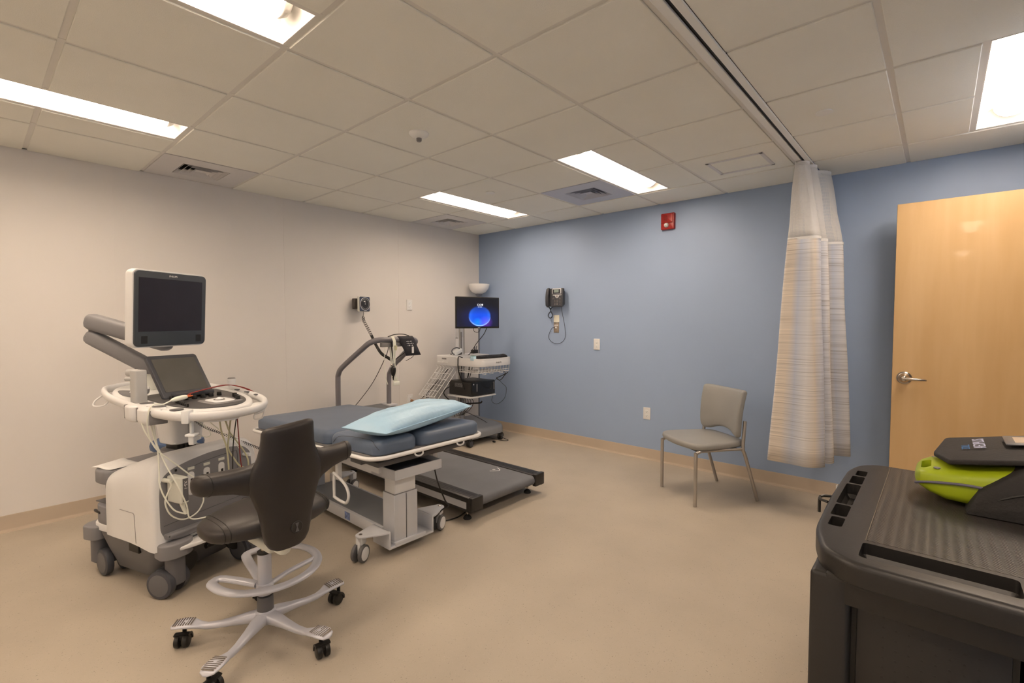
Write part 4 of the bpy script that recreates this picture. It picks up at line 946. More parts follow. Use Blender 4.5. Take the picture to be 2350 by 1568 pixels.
for off in (-.007, 0, .007):
    b = B(); b.tube([Vector((cx+(RR+off)*math.cos(math.radians(d_)), cy_+(RR+off)*math.sin(math.radians(d_)), zr+.0098-.4*abs(off)*.5)) for d_ in range(268, 268+262, 6)], .0013, 6, 0); b.done('grip_groove', M_DGREY, fr2)
FR = Matrix.Rotation(math.radians(94), 4, 'Z')     # local x = sitter's right, y = forward
b = B(); b.box((0, -.03, .432), (.09, .20, .050), FR, bev=.018, seg=3); b.tube([FR @ Vector(p) for p in ((0, -.08, .425), (0, -.17, .43), (0, -.20, .48))], .022, 12, 5); b.done('tilt_housing', M_IVORY, t)
# saddle seat
def seat_row(x):
    a = abs(x)/.235
    y0 = -.17+.13*a**1.5; y1 = .22-.06*a; zt = .585-.050*a**2; zb = .462+.006*a
    return y0, y1, zb, zt
b = B(); rs = []
for i, (x, k) in enumerate([(-.240, .30), (-.237, .62), (-.228, .84), (-.21, .96), (-.17, 1), (-.12, 1), (-.06, .97), (0, .94), (.06, .97), (.12, 1), (.17, 1), (.21, .96), (.228, .84), (.237, .62), (.240, .30)]):
    y0, y1, zb, zt = seat_row(x); rs.append(ering((x*1.08+.045, (y0+y1)/2, (zb+zt)/2), (0, 1, 0), (0, 0, 1), (y1-y0)/2*k, (zt-zb)/2*k, 28, 2.6))
b.rings(rs, M=FR); seat_ = b.done('seat', M_LEATHER, t, ang=75)
for x in (-.205, -.19, -.045, .045, .19, .205):
    y0, y1, zb, zt = seat_row(x); k = 1 if abs(x) < .2 else .975
    b = B(); b.tube([FR @ Vector(p) for p in ering((x*1.08+.045, (y0+y1)/2, (zb+zt)/2), (0, 1, 0), (0, 0, 1), (y1-y0)/2*k+.0003, (zt-zb)/2*k+.0003, 28, 2.6)], .0012, 5, 0, closed=True); b.done('stitching', M_BLACK, seat_)
# winged back
BK = [(.448, .030, .012), (.452, .052, .020), (.465, .072, .026), (.49, .087, .030), (.53, .096, .031), (.58, .103, .031), (.62, .112, .031), (.66, .126, .031), (.70, .142, .031), (.74, .150, .031), (.775, .143, .031), (.80, .130, .030), (.83, .117, .029), (.87, .108, .027), (.91, .105, .025), (.935, .104, .023), (.947, .098, .018), (.953, .080, .010)]
b = B(); rs = []
for z, w_, th in BK:
    yc = -.205-.030*(z-.5)/.45; o4 = []
    for p in ering((0, 0, 0), (1, 0, 0), (0, 1, 0), w_, th, 32, 3.2): o4.append((p.x, yc+p.y+1.2*p.x**2, z+.008*(p.x/.1)*(1 if z > .9 else 0)))
    rs.append(o4)
b.rings(rs, M=FR); back_ = b.done('backrest', M_LEATHER, t, ang=75)
for sx in (-1, 1):
    pa = [(.085, -.197, .750, .026, .105), (.118, -.188, .752, .031, .084), (.150, -.177, .758, .035, .064), (.205, -.163, .767, .039, .051), (.25, -.152, .770, .040, .046), (.285, -.142, .771, .040, .044), (.303, -.137, .771, .038, .042), (.314, -.134, .771, .030, .034), (.319, -.132, .771, .014, .016)]
    b = B(); rs = []
    for i, (x, y, z, ty_, tz) in enumerate(pa): rs.append(ering((sx*x+.016, y, z-(.012 if sx < 0 else .004)), (0.25*sx, 1, 0), (0, 0, 1), ty_, tz*.92, 24, 2.3))
    b.rings(rs, M=FR); ar_ = b.done('arm_wing', M_LEATHER, t, ang=75)
    for i in (1, 5):
        x, y, z, ty_, tz = pa[i]; b = B(); b.tube([FR @ p for p in ering((sx*x+.016, y, z-(.012 if sx < 0 else .004)), (.25*sx, 1, 0), (0, 0, 1), ty_+.0006, tz*.92+.0006, 24, 2.3)], .0013, 5, 0, closed=True); b.done('stitching', M_BLACK, ar_)
Mk = FR @ frame((.018, -.2370, .535), (1, 0, 0), (0, 0, 1))
b = B(); b.lathe([(.001, .0), (.024, 0), (.0245, .004), (.022, .006), (.019, .005), (.001, .004)], Mk, 30); kn = b.done('tension_knob', M_BLK2, t)
b = B(); b.quad([Mk @ Vector(p) for p in ((-.008, .018, .0062), (.008, .018, .0062), (.002, 0, .0062), (.008, -.018, .0062), (-.008, -.018, .0062), (-.002, 0, .0062))]); b.done('knob_grip', M_DGREY, kn)

# ================================================================== ULTRASOUND MACHINE
t = thing('ultrasound_machine', 'large wheeled white and grey ultrasound machine with a monitor on a folding arm', 'ultrasound machine', (1.26, -3.64, 0), math.radians(17.5))
US = Matrix.Translation((1.26, -3.64, 0)) @ Matrix.Rotation(math.radians(17.5), 4, 'Z')
M_UG = mat('machine grey plastic', ob(126, 115, 105, .60), .5, vary=.02)
M_UGD = mat('machine dark grey plastic', ob(100, 91, 83, .60), .5, vary=.02)
YC = -.030
def sect(hw, zb, zt, x, p=3.4, n=24):
    z0 = zb+.15; o = [(x, YC+hw, zb)]
    for i in range(n+1):
        a_ = PI*i/n; c_, s_ = math.cos(a_), math.sin(a_)
        o.append((x, YC+hw*math.copysign(abs(c_)**(2/p), c_), z0+(zt-z0)*abs(s_)**(2/p)))
    o.append((x, YC-hw, zb)); return o
b = B(); b.rings([sect(*q, p=5.5) for q in ((.240, .255, .535, -.118), (.262, .25, .562, -.108), (.272, .25, .580, -.088), (.276, .25, .606, -.02), (.277, .25, .630, .05), (.279, .25, .654, .12), (.281, .245, .680, .20), (.284, .24, .696, .26), (.284, .235, .700, .30), (.278, .232, .692, .322), (.268, .235, .676, .333))])
b.pad(rrect(.34, .52, .07, 6, -.10, YC), .248, .290, .01, 3, rb=.004)
sh = b.done('body_shell', M_WHITE, t, ang=55)
b = B(); b.tube([(.045, YC-.2775, .405), (.165, YC-.2805, .405), (.172, YC-.2808, .398), (.182, YC-.281, .256)], .0014, 5, 0); b.done('panel_seam', M_GREY, sh)
b = B(); ls = []
for z, w_, d_, cx_ in ((.048, .37, .40, .03), (.058, .40, .43, .03), (.15, .50, .48, .045), (.235, .575, .515, .050), (.250, .58, .52, .05)): ls.append([(x, y, z) for x, y in rrect(w_, d_, .09, 6, cx_, YC)])
b.rings(ls); bs2 = b.done('base_chassis', M_UGD, t, ang=50)
b = B(); b.box((.12, YC-.246, .214), (.085, .03, .050), bev=.004, seg=1); b.done('vent_recess', M_BLACK, bs2)
for y in (-.155, .12): B().cyl((.30, y, .125), (.322, y, .125), .055, seg=24).done('wheel_recess', M_BLACK, bs2)
# rear storage bin
b = B(); rb_ = rnd([(-.09, YC-.268), (-.22, YC-.262), (-.295, YC-.18), (-.295, YC+.18), (-.22, YC+.262), (-.09, YC+.268)], .08, 5)
b.pad(rb_, .500, .572, .012, 3, rb=.010); bn = b.done('rear_bin_lid', M_UG, t)
b = B(); b.pad([(x*.985, YC+(y-YC)*.985) for x, y in rb_], .280, .382, .006, 3, rb=.016); b.done('rear_drawer', M_UG, t)
b = B(); b.box((-.272, YC, .438), (.016, .36, .13)); b.box((-.10, YC, .438), (.030, .51, .13)); b.box((-.19, YC, .494), (.18, .40, .010)); b.done('bin_frame', M_UG, t)
B().box((-.19, YC, .436), (.15, .36, .118)).done('bin_shade_block', M_DARK, t, smooth=False)  # solid dark block standing for the shade inside the open bin
b = B(); b.box((-.17, YC, .384), (.20, .46, .004)); b.done('bin_lining', M_UGD, t, smooth=False)
B().box((-.205, YC-.2535, .345), (.075, .012, .014), bev=.004, rz=-.12).done('drawer_slot', M_BLACK, t)
b = B(); b.tube([(-.18, .10, .574), (-.17, .12, .60), (-.10, .16, .61), (-.02, .20, .60)], .010, 8, 5); b.pad(rrect(.22, .16, .03, 4, -.10, .12), .570, .596, .010, 3); b.done('rear_handle', M_UG, t)
# connector panel
pn = [(-.265, .290), (-.284, .330), (-.286, .50), (-.280, .562), (-.262, .600), (-.22, .625), (-.14, .645), (-.04, .660), (.08, .664), (.165, .648), (.205, .610), (.212, .54), (.212, .335), (.195, .295), (.0, .275), (-.2, .272)]
b = B(); b.pad(rnd(pn, .02, 3), 0, .012, .002, 2, M=frame((.322, 0, 0), YP, ZP), rb=0); cp = b.done('connector_panel', M_UG, t)
b = B(); b.tube([(.3348, -.268, .352), (.3348, -.16, .358), (.3348, .02, .366), (.3348, .196, .374)], .0013, 5, 3); b.tube([(.3348, -.17, .598), (.3348, -.05, .622), (.3348, .10, .632), (.3348, .125, .61), (.3348, .125, .44)], .0012, 5, 4); b.done('panel_seam', M_DARK, cp)
b = B(); b.pad(rnd([(-.265, .284), (-.20, .270), (0, .274), (.19, .290), (.20, .312), (-.272, .312)], .006, 3), 0, .035, .012, 4, M=frame((.329, 0, 0), YP, ZP), rb=0); b.done('cable_tray', M_UG, cp)
b = B(); b.pad(rnd([(.34, -.29), (.40, -.25), (.425, -.16), (.43, .12), (.40, .22), (.34, .24)], .04, 5), .228, .248, .006, 3, rb=.006); ft = b.done('foot_rest', M_WHITE, t)
for x in (.385, .408): B().box((x, .03, .2485), (.012, .26, .003), bev=.001, seg=1).done('grip_strip', M_UG, ft)
for x, z in ((.400, .215), (.395, .195)):
    b = B(); b.tube([(x, -.10, z), (x, -.02, z-.004), (x, .16, z)], .011, 10, 4)
    for k in range(16): b.cyl((x, -.105+k*.0075, z), (x, -.102+k*.0075, z), .0135, seg=10)
    b.done('bristle_roll', M_BLACK, t)
for i, (y, top_, h_) in enumerate(((-.132, .584, .120), (-.050, .585, .085), (.031, .590, .120))):
    b = B(); b.pad(rrect(.034, h_, .015, 6, y, top_-h_/2), .011, .015, .002, 2, M=frame((.322, 0, 0), YP, ZP), rb=0); pt = b.done('probe_port', M_WHITE, cp)
    B().box((.338, y+.002, top_-h_/2-.008), (.002, .011, h_*.55)).done('port_slot', M_BLACK, pt, smooth=False)
    B().box((.335, y+.001, top_+.018), (.002, .034, .014)).done('port_label', M_IVORY, cp, smooth=False)
b = B(); b.box((.392, -.232, .535), (.108, .040, .128), bev=.007, seg=3); xb = b.done('probe_connector', M_IVORY, t)
B().box((.4465, -.229, .537), (.0015, .026, .112), bev=.0005, seg=1).done('connector_face', M_DGREY, xb)
text('connector_lettering', 'X5-1', .020, M_PAPER, xb, frame((.4475, -.229, .560), (0, 0, -1), (0, 1, 0)), .0003)
b = B(); b.tube([(.405, -.225, .472), (.415, -.222, .44), (.425, -.215, .41)], .009, 10, 4, rf=lambda q: .011-.004*q); b.done('strain_relief', M_CABLE, xb)
b = B(); b.cyl((.334, -.262, .580), (.405, -.270, .585), .011, .009, 14, bev=.002); b.done('ecg_plug', M_IVORY, t)
b = B(); b.box((.335, -.205, .612), (.003, .010, .012)); b.cyl((.333, -.228, .586), (.339, -.228, .586), .007, seg=12); b.done('small_sockets', M_BLACK, cp)
# casters
for sx, sy, ya in ((1, -1, .28), (1, 1, .1), (-1, -1, -.1), (-1, 1, .2)):
    cx_, cyy = (.345, YC+sy*.205) if sx > 0 else (-.255, YC+sy*.225)
    b = B(); b.pad(rnd([(cx_-.07*sx, cyy-.085*sy), (cx_-.07*sx, cyy+.055*sy), (cx_+.02*sx, cyy+.070*sy), (cx_+.055*sx, cyy+.03*sy), (cx_+.060*sx, cyy-.04*sy), (cx_+.03*sx, cyy-.085*sy)][::1], .03, 5), .195, .270, .010, 4, rb=.006); cv = b.done('caster_cover', M_UG, t)
    b = B(); b.pad(rrect(.075, .080, .03, 6, cx_+.005*sx, cyy-.005*sy), .055, .197, .0, 1, rb=.008); cv2 = b.done('caster_leg', M_UGD, t)
    caster((cx_-.028*sx+(.045 if sx < 0 else 0), cyy+(.008 if sx > 0 else -.03)*sy, 0), .070, .120, M_DARK, M_UGD, M_DARK, t, PI/2+ya, top=.12, stem_r=.014, gap=.05, hood=False)
# column
b = B(); b.cyl((.08, -.022, .632), (.08, -.022, .660), .098, .095, 36, bev=.003); b.done('turntable_ring', M_UG, t)
b = B(); b.box((.08, -.022, .680), (.10, .10, .05), bev=.003)
for k in range(4): b.box((.133, -.055+.024*k, .680), (.008, .010, .040))
b.done('lift_mechanism', M_BLACK, t)
b = B(); b.rings([[(x, y, z) for x, y in rrect(w_, d_, .035, 6, .08, -.022)] for z, w_, d_ in ((.692, .140, .150), (.697, .150, .160), (.75, .160, .172), (.86, .170, .200), (.915, .20, .23))]); cl2 = b.done('lift_column', M_WHITE, t)
B().box((.1655, -.03, .80), (.002, .0025, .15)).done('column_seam', M_GREY, cl2, smooth=False)
# control panel
zp = lambda x: .960-.060*x
RG = [(-.42, 0), (-.39, -.10), (-.32, -.18), (-.1, -.262), (.18, -.31), (.4, -.328), (.54, -.305), (.63, -.22), (.665, -.10), (.635, .04), (.54, .145), (.40, .212), (.18, .248), (-.1, .248), (-.32, .17), (-.39, .10)]
b = B(); b.tube([(x, y, zp(x)-.012) for x, y in RG], .0140, 14, 5, closed=True, flat=1.5); rg = b.done('handle_ring', M_WHITE, t, ang=60)
dk_ = smooth2([(-.36, 0), (-.31, -.13), (-.1, -.245), (.18, -.292), (.38, -.305), (.49, -.275), (.555, -.18), (.585, -.08), (.565, .03), (.48, .115), (.36, .180), (.18, .225), (-.1, .225), (-.31, .13)], 4)
b = B(); b.pad(dk_, -.040, .0, .010, 4, rb=.012, f=lambda p: (p[0], p[1], p[2]+zp(p[0]))); pd = b.done('control_deck', M_WHITE, t, ang=60)
b = B(); b.pad(smooth2([(.52, -.235), (.62, -.21), (.655, -.10), (.56, -.06)], 4), -.045, -.02, .006, 3, f=lambda p: (p[0], p[1], p[2]+zp(p[0]))); b.pad(smooth2([(.50, .08), (.62, .02), (.60, .09), (.52, .15)], 4), -.05, -.015, .01, 3, f=lambda p: (p[0], p[1], p[2]+zp(p[0]))); b.done('handle_brackets', M_WHITE, rg)
kb = smooth2([(.06, -.185), (.25, -.225), (.40, -.228), (.50, -.185), (.545, -.10), (.545, -.01), (.47, .085), (.34, .140), (.18, .165), (.06, .150), (.03, 0)], 4)
LF = lambda p: (p[0], p[1], p[2]+zp(p[0]))
b = B(); b.pad(kb, -.002, .006, .002, 2, f=LF); kp = b.done('keyboard_panel', mat('brown black panel', ob(84, 76, 68, .5), .4), t)
b = B(); b.pad(rrect(.15, .17, .03, 5, .43, -.03), .005, .009, .002, 2, f=LF); b.done('touch_zone', M_GREY, kp)
b = B(); b.pad(rrect(.11, .11, .025, 5, .425, -.03), .008, .012, .002, 2, f=LF); tp = b.done('trackball_plate', M_WHITE2, kp)
b = B(); b.sph((.42, -.03, zp(.42)+.010), .019, (1, 1, .8), 20); b.done('trackball', M_WHITE2, tp)
b = B(); b.lathe([(.020, .0), (.024, .003), (.027, 0)], Matrix.Translation((.42, -.03, zp(.42)+.0125)), 28); b.done('trackball_collar', M_GREY, tp)
for k in range(6): B().cyl((.29, -.165+k*.045, zp(.29)+.005), (.29, -.165+k*.045, zp(.29)+.026), .0125, .011, 16, bev=.002).done('rotary_knob', M_BLACK, kp)
for k in range(5): B().cyl((.225, -.15+k*.05, zp(.22)+.005), (.225, -.15+k*.05, zp(.22)+.022), .010, .009, 16, bev=.002).done('rotary_knob', M_BLACK, kp)
for k in range(7): B().box((.455-.018*0, -.19, zp(.45)+.012), (.010, .012, .016), bev=.002, seg=1).done('slider_key', M_BLACK, kp).location = (-.13+.020*k, .005-.004*k, .001*(7-k))
for x, y in ((.42, .065), (.46, .045), (.38, .085)): B().box((x, y, zp(x)+.016), (.018, .018, .022), bev=.003).done('control_key', M_BLACK, kp)
# touch screen
MT = frame((.135, -.045, 1.062), YP, (-.155, 0, .215)) @ Matrix.Identity(4)
b = B(); b.pad(rrect(.262, .268, .016, 5), -.024, .0, .004, 3, M=MT, rb=.006); ts = b.done('touch_screen', M_DARK, t)
b = B(); b.box((.0, .008, .0006), (.222, .205, .001), MT); b.done('touch_glass', mat('grey screen glass', (.11, .108, .10), .22, vary=.1), ts, smooth=False)
b = B(); b.box((.235, -.045, .970), (.05, .20, .02), bev=.004); b.done('screen_hinge', M_DARK, ts)
# accessory post and cups
b = B(); b.pad(rrect(.052, .056, .010, 4, .165, -.268), .93, 1.112, .006, 3); b.cyl((.11, -.285, 1.098), (.16, -.262, 1.098), .0185, seg=22, bev=.002); b.cyl((.12, -.300, 1.068), (.15, -.287, 1.068), .010, seg=14); b.done('accessory_post', mat('warm grey plastic', ob(168, 154, 136, .66), .45), t)
for x in (.225, .335):
    y = -.287-.05*(x-.16); T3 = Matrix.Translation((x, y, zp(x))) @ Matrix.Rotation(-.16, 4, 'Z')
    b = B(); b.pad(rrect(.100, .105, .030, 6), -.078, .004, .012, 4, M=T3 @ Matrix.Translation((0, -.008, 0)), rb=.028); cu = b.done('probe_holder', M_WHITE, t)
    b = B(); b.lathe([(.001, .0016), (.0285, .0016), (.0285, -.001)], T3 @ Matrix.Translation((.004, .020, .0045)), 26); b.done('holder_well', M_UGD, cu)
for x in (.172, .281, .392):
    y = -.298-.05*(x-.16); b = B(); b.box((x, y, zp(x)-.034), (.008, .072, .068), bev=.003, rz=-.25); b.done('holder_slit', M_GREY, t)
b = B(); b.lathe([(.001, .0016), (.0285, .0016), (.0285, -.001)], Matrix.Translation((.450, -.262, zp(.45)+.002)), 26); b.done('holder_well', M_UGD, pd)
b = B(); b.pad(smooth2([(-.20, -.17), (-.06, -.225), (.03, -.22), (.04, -.17), (-.10, -.12)], 4), .001, .004, .001, 2, f=LF); b.done('deck_recess', M_UGD, pd)
for x in (.20, .30, .40): B().box((x, .235-.15*max(0, x-.2), zp(x)+.004), (.03, .02, .006), bev=.002).done('far_holder', M_UGD, pd)
b = B(); b.lathe([(.001, 0), (.016, .002), (.020, .02), (.023, .045), (.021, .052), (.001, .053)], Matrix.Translation((.17, .22, .965)), 20); tr_ = b.done('transducer', M_WHITE, t)
b = B(); b.lathe([(.001, .0525), (.021, .052), (.018, .057), (.001, .058)], Matrix.Translation((.17, .22, .965)), 20); b.done('transducer_face', M_GREY, tr_)
b = B(); b.box((.565, -.285, .915), (.035, .045, .062), bev=.006, rz=.5); b.box((.555, -.26, .860), (.012, .020, .06), bev=.003, rz=.5); b.box((.56, -.262, .825), (.045, .045, .012), bev=.004, rz=.5); b.box((.555, -.258, .800), (.026, .030, .045), bev=.006, rz=.5); b.done('cable_hook', M_WHITE2, t)
for x, y, s_ in ((-.32, -.18, 1), (.56, .10, .6)):
    b = B(); b.tube([(x, y, zp(x)-.03), (x-.03*s_, y-.03*s_, zp(x)-.065), (x-.01, y-.045*s_, zp(x)-.09), (x+.04*s_, y-.02*s_, zp(x)-.085), (x+.05*s_, y, zp(x)-.05), (x+.04*s_, y+.01, zp(x)-.03)], .0045, 8, 5); b.done('cable_loop_hook', M_WIRE, t)
# monitor arm
b = B(); b.cyl((-.15, -.04, .93), (-.15, -.04, 1.06), .034, .030, 26, bev=.003); b.done('arm_pivot', M_IVORY, t)
def arm(p0, p1, a, h_, name):
    p0, p1 = Vector(p0), Vector(p1); d_ = (p1-p0).normalized(); sd = d_.cross(ZP).normalized(); u_ = sd.cross(d_); L_ = (p1-p0).length
    b = B(); rs = []
    for q, k in ((-.045, .25), (-.040, .6), (-.028, .85), (-.01, .98), (.03, 1), (L_-.03, 1), (L_+.01, .98), (L_+.028, .85), (L_+.040, .6), (L_+.045, .25)): rs.append(ering(p0+d_*q, sd, u_, a*k, h_*k, 28, 3.4))
    b.rings(rs); return b.done(name, M_UG, t, ang=60)
arm((-.15, -.04, 1.095), (-.385, -.185, 1.258), .042, .040, 'lower_arm'); arm((-.380, -.185, 1.348), (-.05, -.02, 1.235), .042, .046, 'upper_arm')
b = B(); b.cyl((-.38, -.185, 1.25), (-.38, -.185, 1.35), .028, seg=20); b.done('arm_elbow', M_UGD, t)
b = B(); b.tube([(-.385, -.228, 1.270), (-.28, -.165, 1.195), (-.15, -.085, 1.11)], .0012, 5, 3); b.done('arm_seam', M_DARK, t)
# main monitor
MD = frame((.028, -.015, 1.419), (-.0775, .4205, 0), (.018, .026, .40))
b = B(); b.pad(rrect(.436, .410, .030, 6), -.072, -.006, .004, 3, M=MD, rb=.030); mn = b.done('monitor_shell', M_WHITE, t, ang=50)
b = B(); b.pad(rrect(.424, .396, .024, 6), -.008, .003, .003, 3, M=MD, rb=0); bz = b.done('monitor_bezel', mat('graphite bezel', ob(66, 66, 64, .5), .42), mn)
b = B(); b.box((-.004, .022, .0032), (.378, .282, .0012), MD); b.done('monitor_screen', M_GLASSY, bz, smooth=False)
text('logo_lettering', 'PHILIPS', .014, M_PAPER, bz, MD @ Matrix.Translation((.0, .180, .0035)), .0003, sx=1.1)
for x in (-.160, .165): B().box((x, -.163, .0032), (.034, .040, .0008), MD).done('speaker_grille', M_BLACK, bz, smooth=False)
b = B(); b.cyl((-.05, -.02, 1.235), (-.02, -.02, 1.36), .03, seg=18); b.cyl((-.05, -.02, 1.36), (.0, -.01, 1.40), .03, seg=18); b.done('monitor_mount', M_UGD, t)
# cables hanging from the panel
def cab(nm, mt, r, *ps):
    b = B()
    for p in ps: b.tube(p, r, 8, 6)
    return b.done(nm, mt, t)
cab('probe_cable', M_CABLE, .0034, [(.33, -.330, .93), (.335, -.352, .90), (.348, -.350, .85), (.366, -.333, .796), (.384, -.311, .741), (.402, -.245, .663), (.42, -.163, .57), (.46, -.08, .50)])
cab('probe_cable', M_CABLE, .0034, [(.30, -.303, .92), (.32, -.294, .804), (.34, -.288, .728), (.37, -.302, .629), (.385, -.311, .588), (.40, -.303, .528), (.42, -.27, .449), (.435, -.225, .415)])
cab('probe_cable', M_CABLE, .0034, [(.295, -.281, .92), (.33, -.289, .783), (.36, -.288, .722), (.40, -.284, .659), (.45, -.265, .564), (.455, -.235, .475), (.45, -.225, .44), (.45, -.218, .399), (.45, -.187, .378), (.46, -.12, .37)])
cab('ecg_cable', M_CABLE, .0036, [(.405, -.270, .585), (.415, -.284, .592), (.415, -.277, .568), (.40, -.292, .513), (.40, -.295, .478), (.40, -.275, .425), (.40, -.231, .385), (.40, -.187, .377), (.40, -.143, .392), (.40, -.116, .431), (.40, -.113, .464), (.40, -.105, .52)])
cab('probe_cable', M_KHAKI, .0042, [(.42, -.033, .90), (.42, -.033, .853), (.42, -.021, .768), (.42, .004, .684), (.42, .013, .552), (.42, .01, .466)], [(.42, .031, .90), (.42, .031, .846), (.42, .017, .741), (.42, .013, .677), (.42, .045, .614), (.42, .076, .568), (.42, .112, .546)], [(.42, -.019, .90), (.42, .018, .776), (.42, .048, .727), (.42, .091, .662), (.42, .119, .61), (.42, .128, .563), (.42, .121, .504)])
cab('lead_cable', M_BLACK, .0026, [(.44, .05, .90), (.44, .05, .851), (.44, .034, .753), (.44, .025, .676), (.44, .02, .555), (.44, .018, .466)])
cab('lead_cable', M_RED, .0026, [(.44, .053, .90), (.44, .053, .851), (.44, .06, .722), (.44, .065, .626), (.44, .073, .552), (.44, .077, .472)])
cab('thin_cable', M_CABLE, .0022, [(.35, -.053, .90), (.35, -.053, .846), (.35, .028, .758), (.36, .089, .692), (.365, .12, .64)], [(.25, -.033, .815), (.25, .011, .774), (.25, .034, .735), (.25, .017, .722), (.25, -.016, .734), (.22, -.04, .749)])
hx_ = []; ln_ = catmull([Vector(p) for p in ((.17, -.005, .815), (.215, .03, .770), (.275, .08, .73), (.35, .23, .626), (.33, .36, .55))], 90); ph = 0
for i, p in enumerate(ln_[:-1]):
    tg = (ln_[i+1]-p).normalized(); a_ = tg.cross(ZP).normalized(); c_ = tg.cross(a_); ph += (ln_[i+1]-p).length/.0105*2*PI; hx_.append(p+(a_*math.cos(ph)+c_*math.sin(ph))*.0065)
b = B(); b.tube(hx_, .0018, 5, 0); b.done('coiled_cord', M_DARK, t)
b = B(); b.cyl((.33, .165, .60), (.375, .175, .60), .010, seg=14, bev=.002); b.done('side_plug', M_WHITE2, t)
# lead connector lying on the keyboard
t = thing('lead_connector', 'cream lead connector with orange pins and red wires lying on the ultrasound keyboard', 'connector', (1.26, -3.64, 0), math.radians(17.5))
P0, P1 = Vector((.345, -.215, .966)), Vector((.330, -.145, .972)); d_ = (P1-P0).normalized(); sd = d_.cross(ZP).normalized(); u_ = sd.cross(d_)
b = B(); b.rings([ering(P0+(P1-P0)*q, sd, u_, a_, h_, 20, 3) for q, a_, h_ in ((-.12, .006, .005), (0, .010, .008), (.3, .016, .011), (.8, .017, .011), (1, .014, .009), (1.05, .009, .006))]); b.done('housing', M_CABLE, t)
b = B()
for k in range(4): b.cyl(P1+sd*(.009*(k-1.5)), P1+sd*(.011*(k-1.5))+d_*.026, .0032, seg=8)
b.done('orange_pins', mat('orange pins', (.55, .12, .02), .4), t)
b = B(); b.tube([P0-d_*.01, (.36, -.27, .955), (.385, -.315, .965), (.39, -.345, .95), (.38, -.352, .88), (.37, -.335, .80), (.38, -.31, .745)], .0034, 8, 6); b.done('cable', M_CABLE, t)
b = B()
for k in range(3): b.tube([P1+d_*.02+sd*(.010*(k-1)), (.29+.004*k, -.09, .981), (.24+.008*k, .06, .990), (.21+.012*k, .17, .988), (.26+.012*k, .235, .962), (.34+.01*k, .245, .93)], .0022, 6, 6)
b.done('red_wires', M_RED, t)
# paper on the rear lid, crumpled tissue on the deck
bm3 = bmesh.new(); rn = random.Random(9); vv = []
for i in range(9):
    vv.append([bm3.verts.new(US @ Vector((-.250+.150*i/8, -.285+.150*j/6+.02*i/8, .5775+.004*math.sin(i*.8)*math.cos(j*.9)+(.012*(1-i/3)**2 if i < 3 else 0)*(j/6)))) for j in range(7)])
for i in range(8):
    for j in range(6): bm3.faces.new((vv[i][j], vv[i+1][j], vv[i+1][j+1], vv[i][j+1])).smooth = True
me = bpy.data.meshes.new('paper_sheet'); bm3.to_mesh(me); bm3.free(); me.materials.append(M_PAPER); o = bpy.data.objects.new('paper_sheet', me); C.objects.link(o); md = o.modifiers.new('thickness', 'SOLIDIFY'); md.thickness = .0008
tag(o, 'white sheet of paper lying on the rear lid of the ultrasound machine', 'paper')
bm3 = bmesh.new(); bmesh.ops.create_icosphere(bm3, subdivisions=3, radius=.03)
for v in bm3.verts: v.co = US @ Vector((.02+v.co.x*(1+.5*rn.random()), -.185+v.co.y*(1.1+.5*rn.random()), .990+v.co.z*(.7+.5*rn.random())))
o_ = B(); o_.b.free(); o_.b = bm3; o = o_.done('crumpled_tissue', M_PAPER, ang=10); tag(o, 'crumpled white tissue on the ultrasound deck behind the grey post', 'tissue')
# ================================================================== STOOL BEHIND THE MACHINE
t = thing('padded_stool', 'blue padded stool mostly hidden behind the ultrasound machine column', 'stool', (.46, -3.44, 0))
b = B(); b.lathe([(.001, .455), (.14, .458), (.158, .470), (.162, .495), (.155, .518), (.13, .530), (.001, .533)], seg=36); b.done('seat', mat('blue vinyl', ob(66, 84, 108, .5), .45), t)
b = B(); b.lathe([(.001, .440), (.13, .442), (.135, .456), (.001, .458)], seg=30); b.cyl((0, 0, .08), (0, 0, .445), .022, seg=16); b.done('column', M_STEEL, t)
for k in range(5):
    a_ = 2*PI*k/5; d_ = Vector((math.cos(a_), math.sin(a_), 0)); b = B(); b.tube([ZP*.09, d_*.10+ZP*.085, d_*.20+ZP*.065], .014, 10, 3); b.done('leg', M_STEEL, t)
    caster((d_.x*.195, d_.y*.195, 0), .024, .034, M_RUBBER, None, M_BLACK, t, a_, top=.065, stem_r=.006)
# ================================================================== BLACK UTILITY CART
def cut(o, cutters):
    for c_ in cutters:
        m_ = o.modifiers.new('b', 'BOOLEAN'); m_.operation = 'DIFFERENCE'; m_.object = c_; m_.solver = 'EXACT'
    bpy.context.view_layer.update(); me = bpy.data.meshes.new_from_object(o.evaluated_get(bpy.context.evaluated_depsgraph_get()))
    o.modifiers.clear(); old = o.data; o.data = me
    for c_ in cutters: bpy.data.objects.remove(c_)
    me.set_sharp_from_angle(angle=math.radians(32))
M_CART = mat('black moulded cart plastic', (.019, .0172, .016), .42, vary=.06, bump=.04, bs=200)
t = thing('utility_cart', 'black plastic utility cart with compartments and a textured top in the foreground', 'cart')
ZT = .850
co_ = rnd([(4.247, -2.42), (4.244, -2.75), (4.252, -3.03), (4.285, -3.150), (4.345, -3.195), (4.640, -3.195), (4.712, -3.13), (4.712, -2.36), (4.64, -2.290), (4.315, -2.288), (4.268, -2.335)], .05, 5)
b = B(); b.pad(co_, .800, ZT, .014, 5, rb=.004); tp_ = b.done('top', M_CART, t)
cs = []
for y0, y1 in ((-2.998, -2.930), (-2.918, -2.822), (-2.812, -2.600), (-2.588, -2.498), (-2.487, -2.420)):
    xl = 4.2665+.012*max(0, (abs((y0+y1)/2+2.72)-.12)/.2); bb = B(); bb.pad(rrect(4.3035-xl, y1-y0, .007, 3, (4.3035+xl)/2, (y0+y1)/2), ZT-.042, ZT+.03, 0, 1, rb=.01); cs.append(bb.done('c', M_CART))
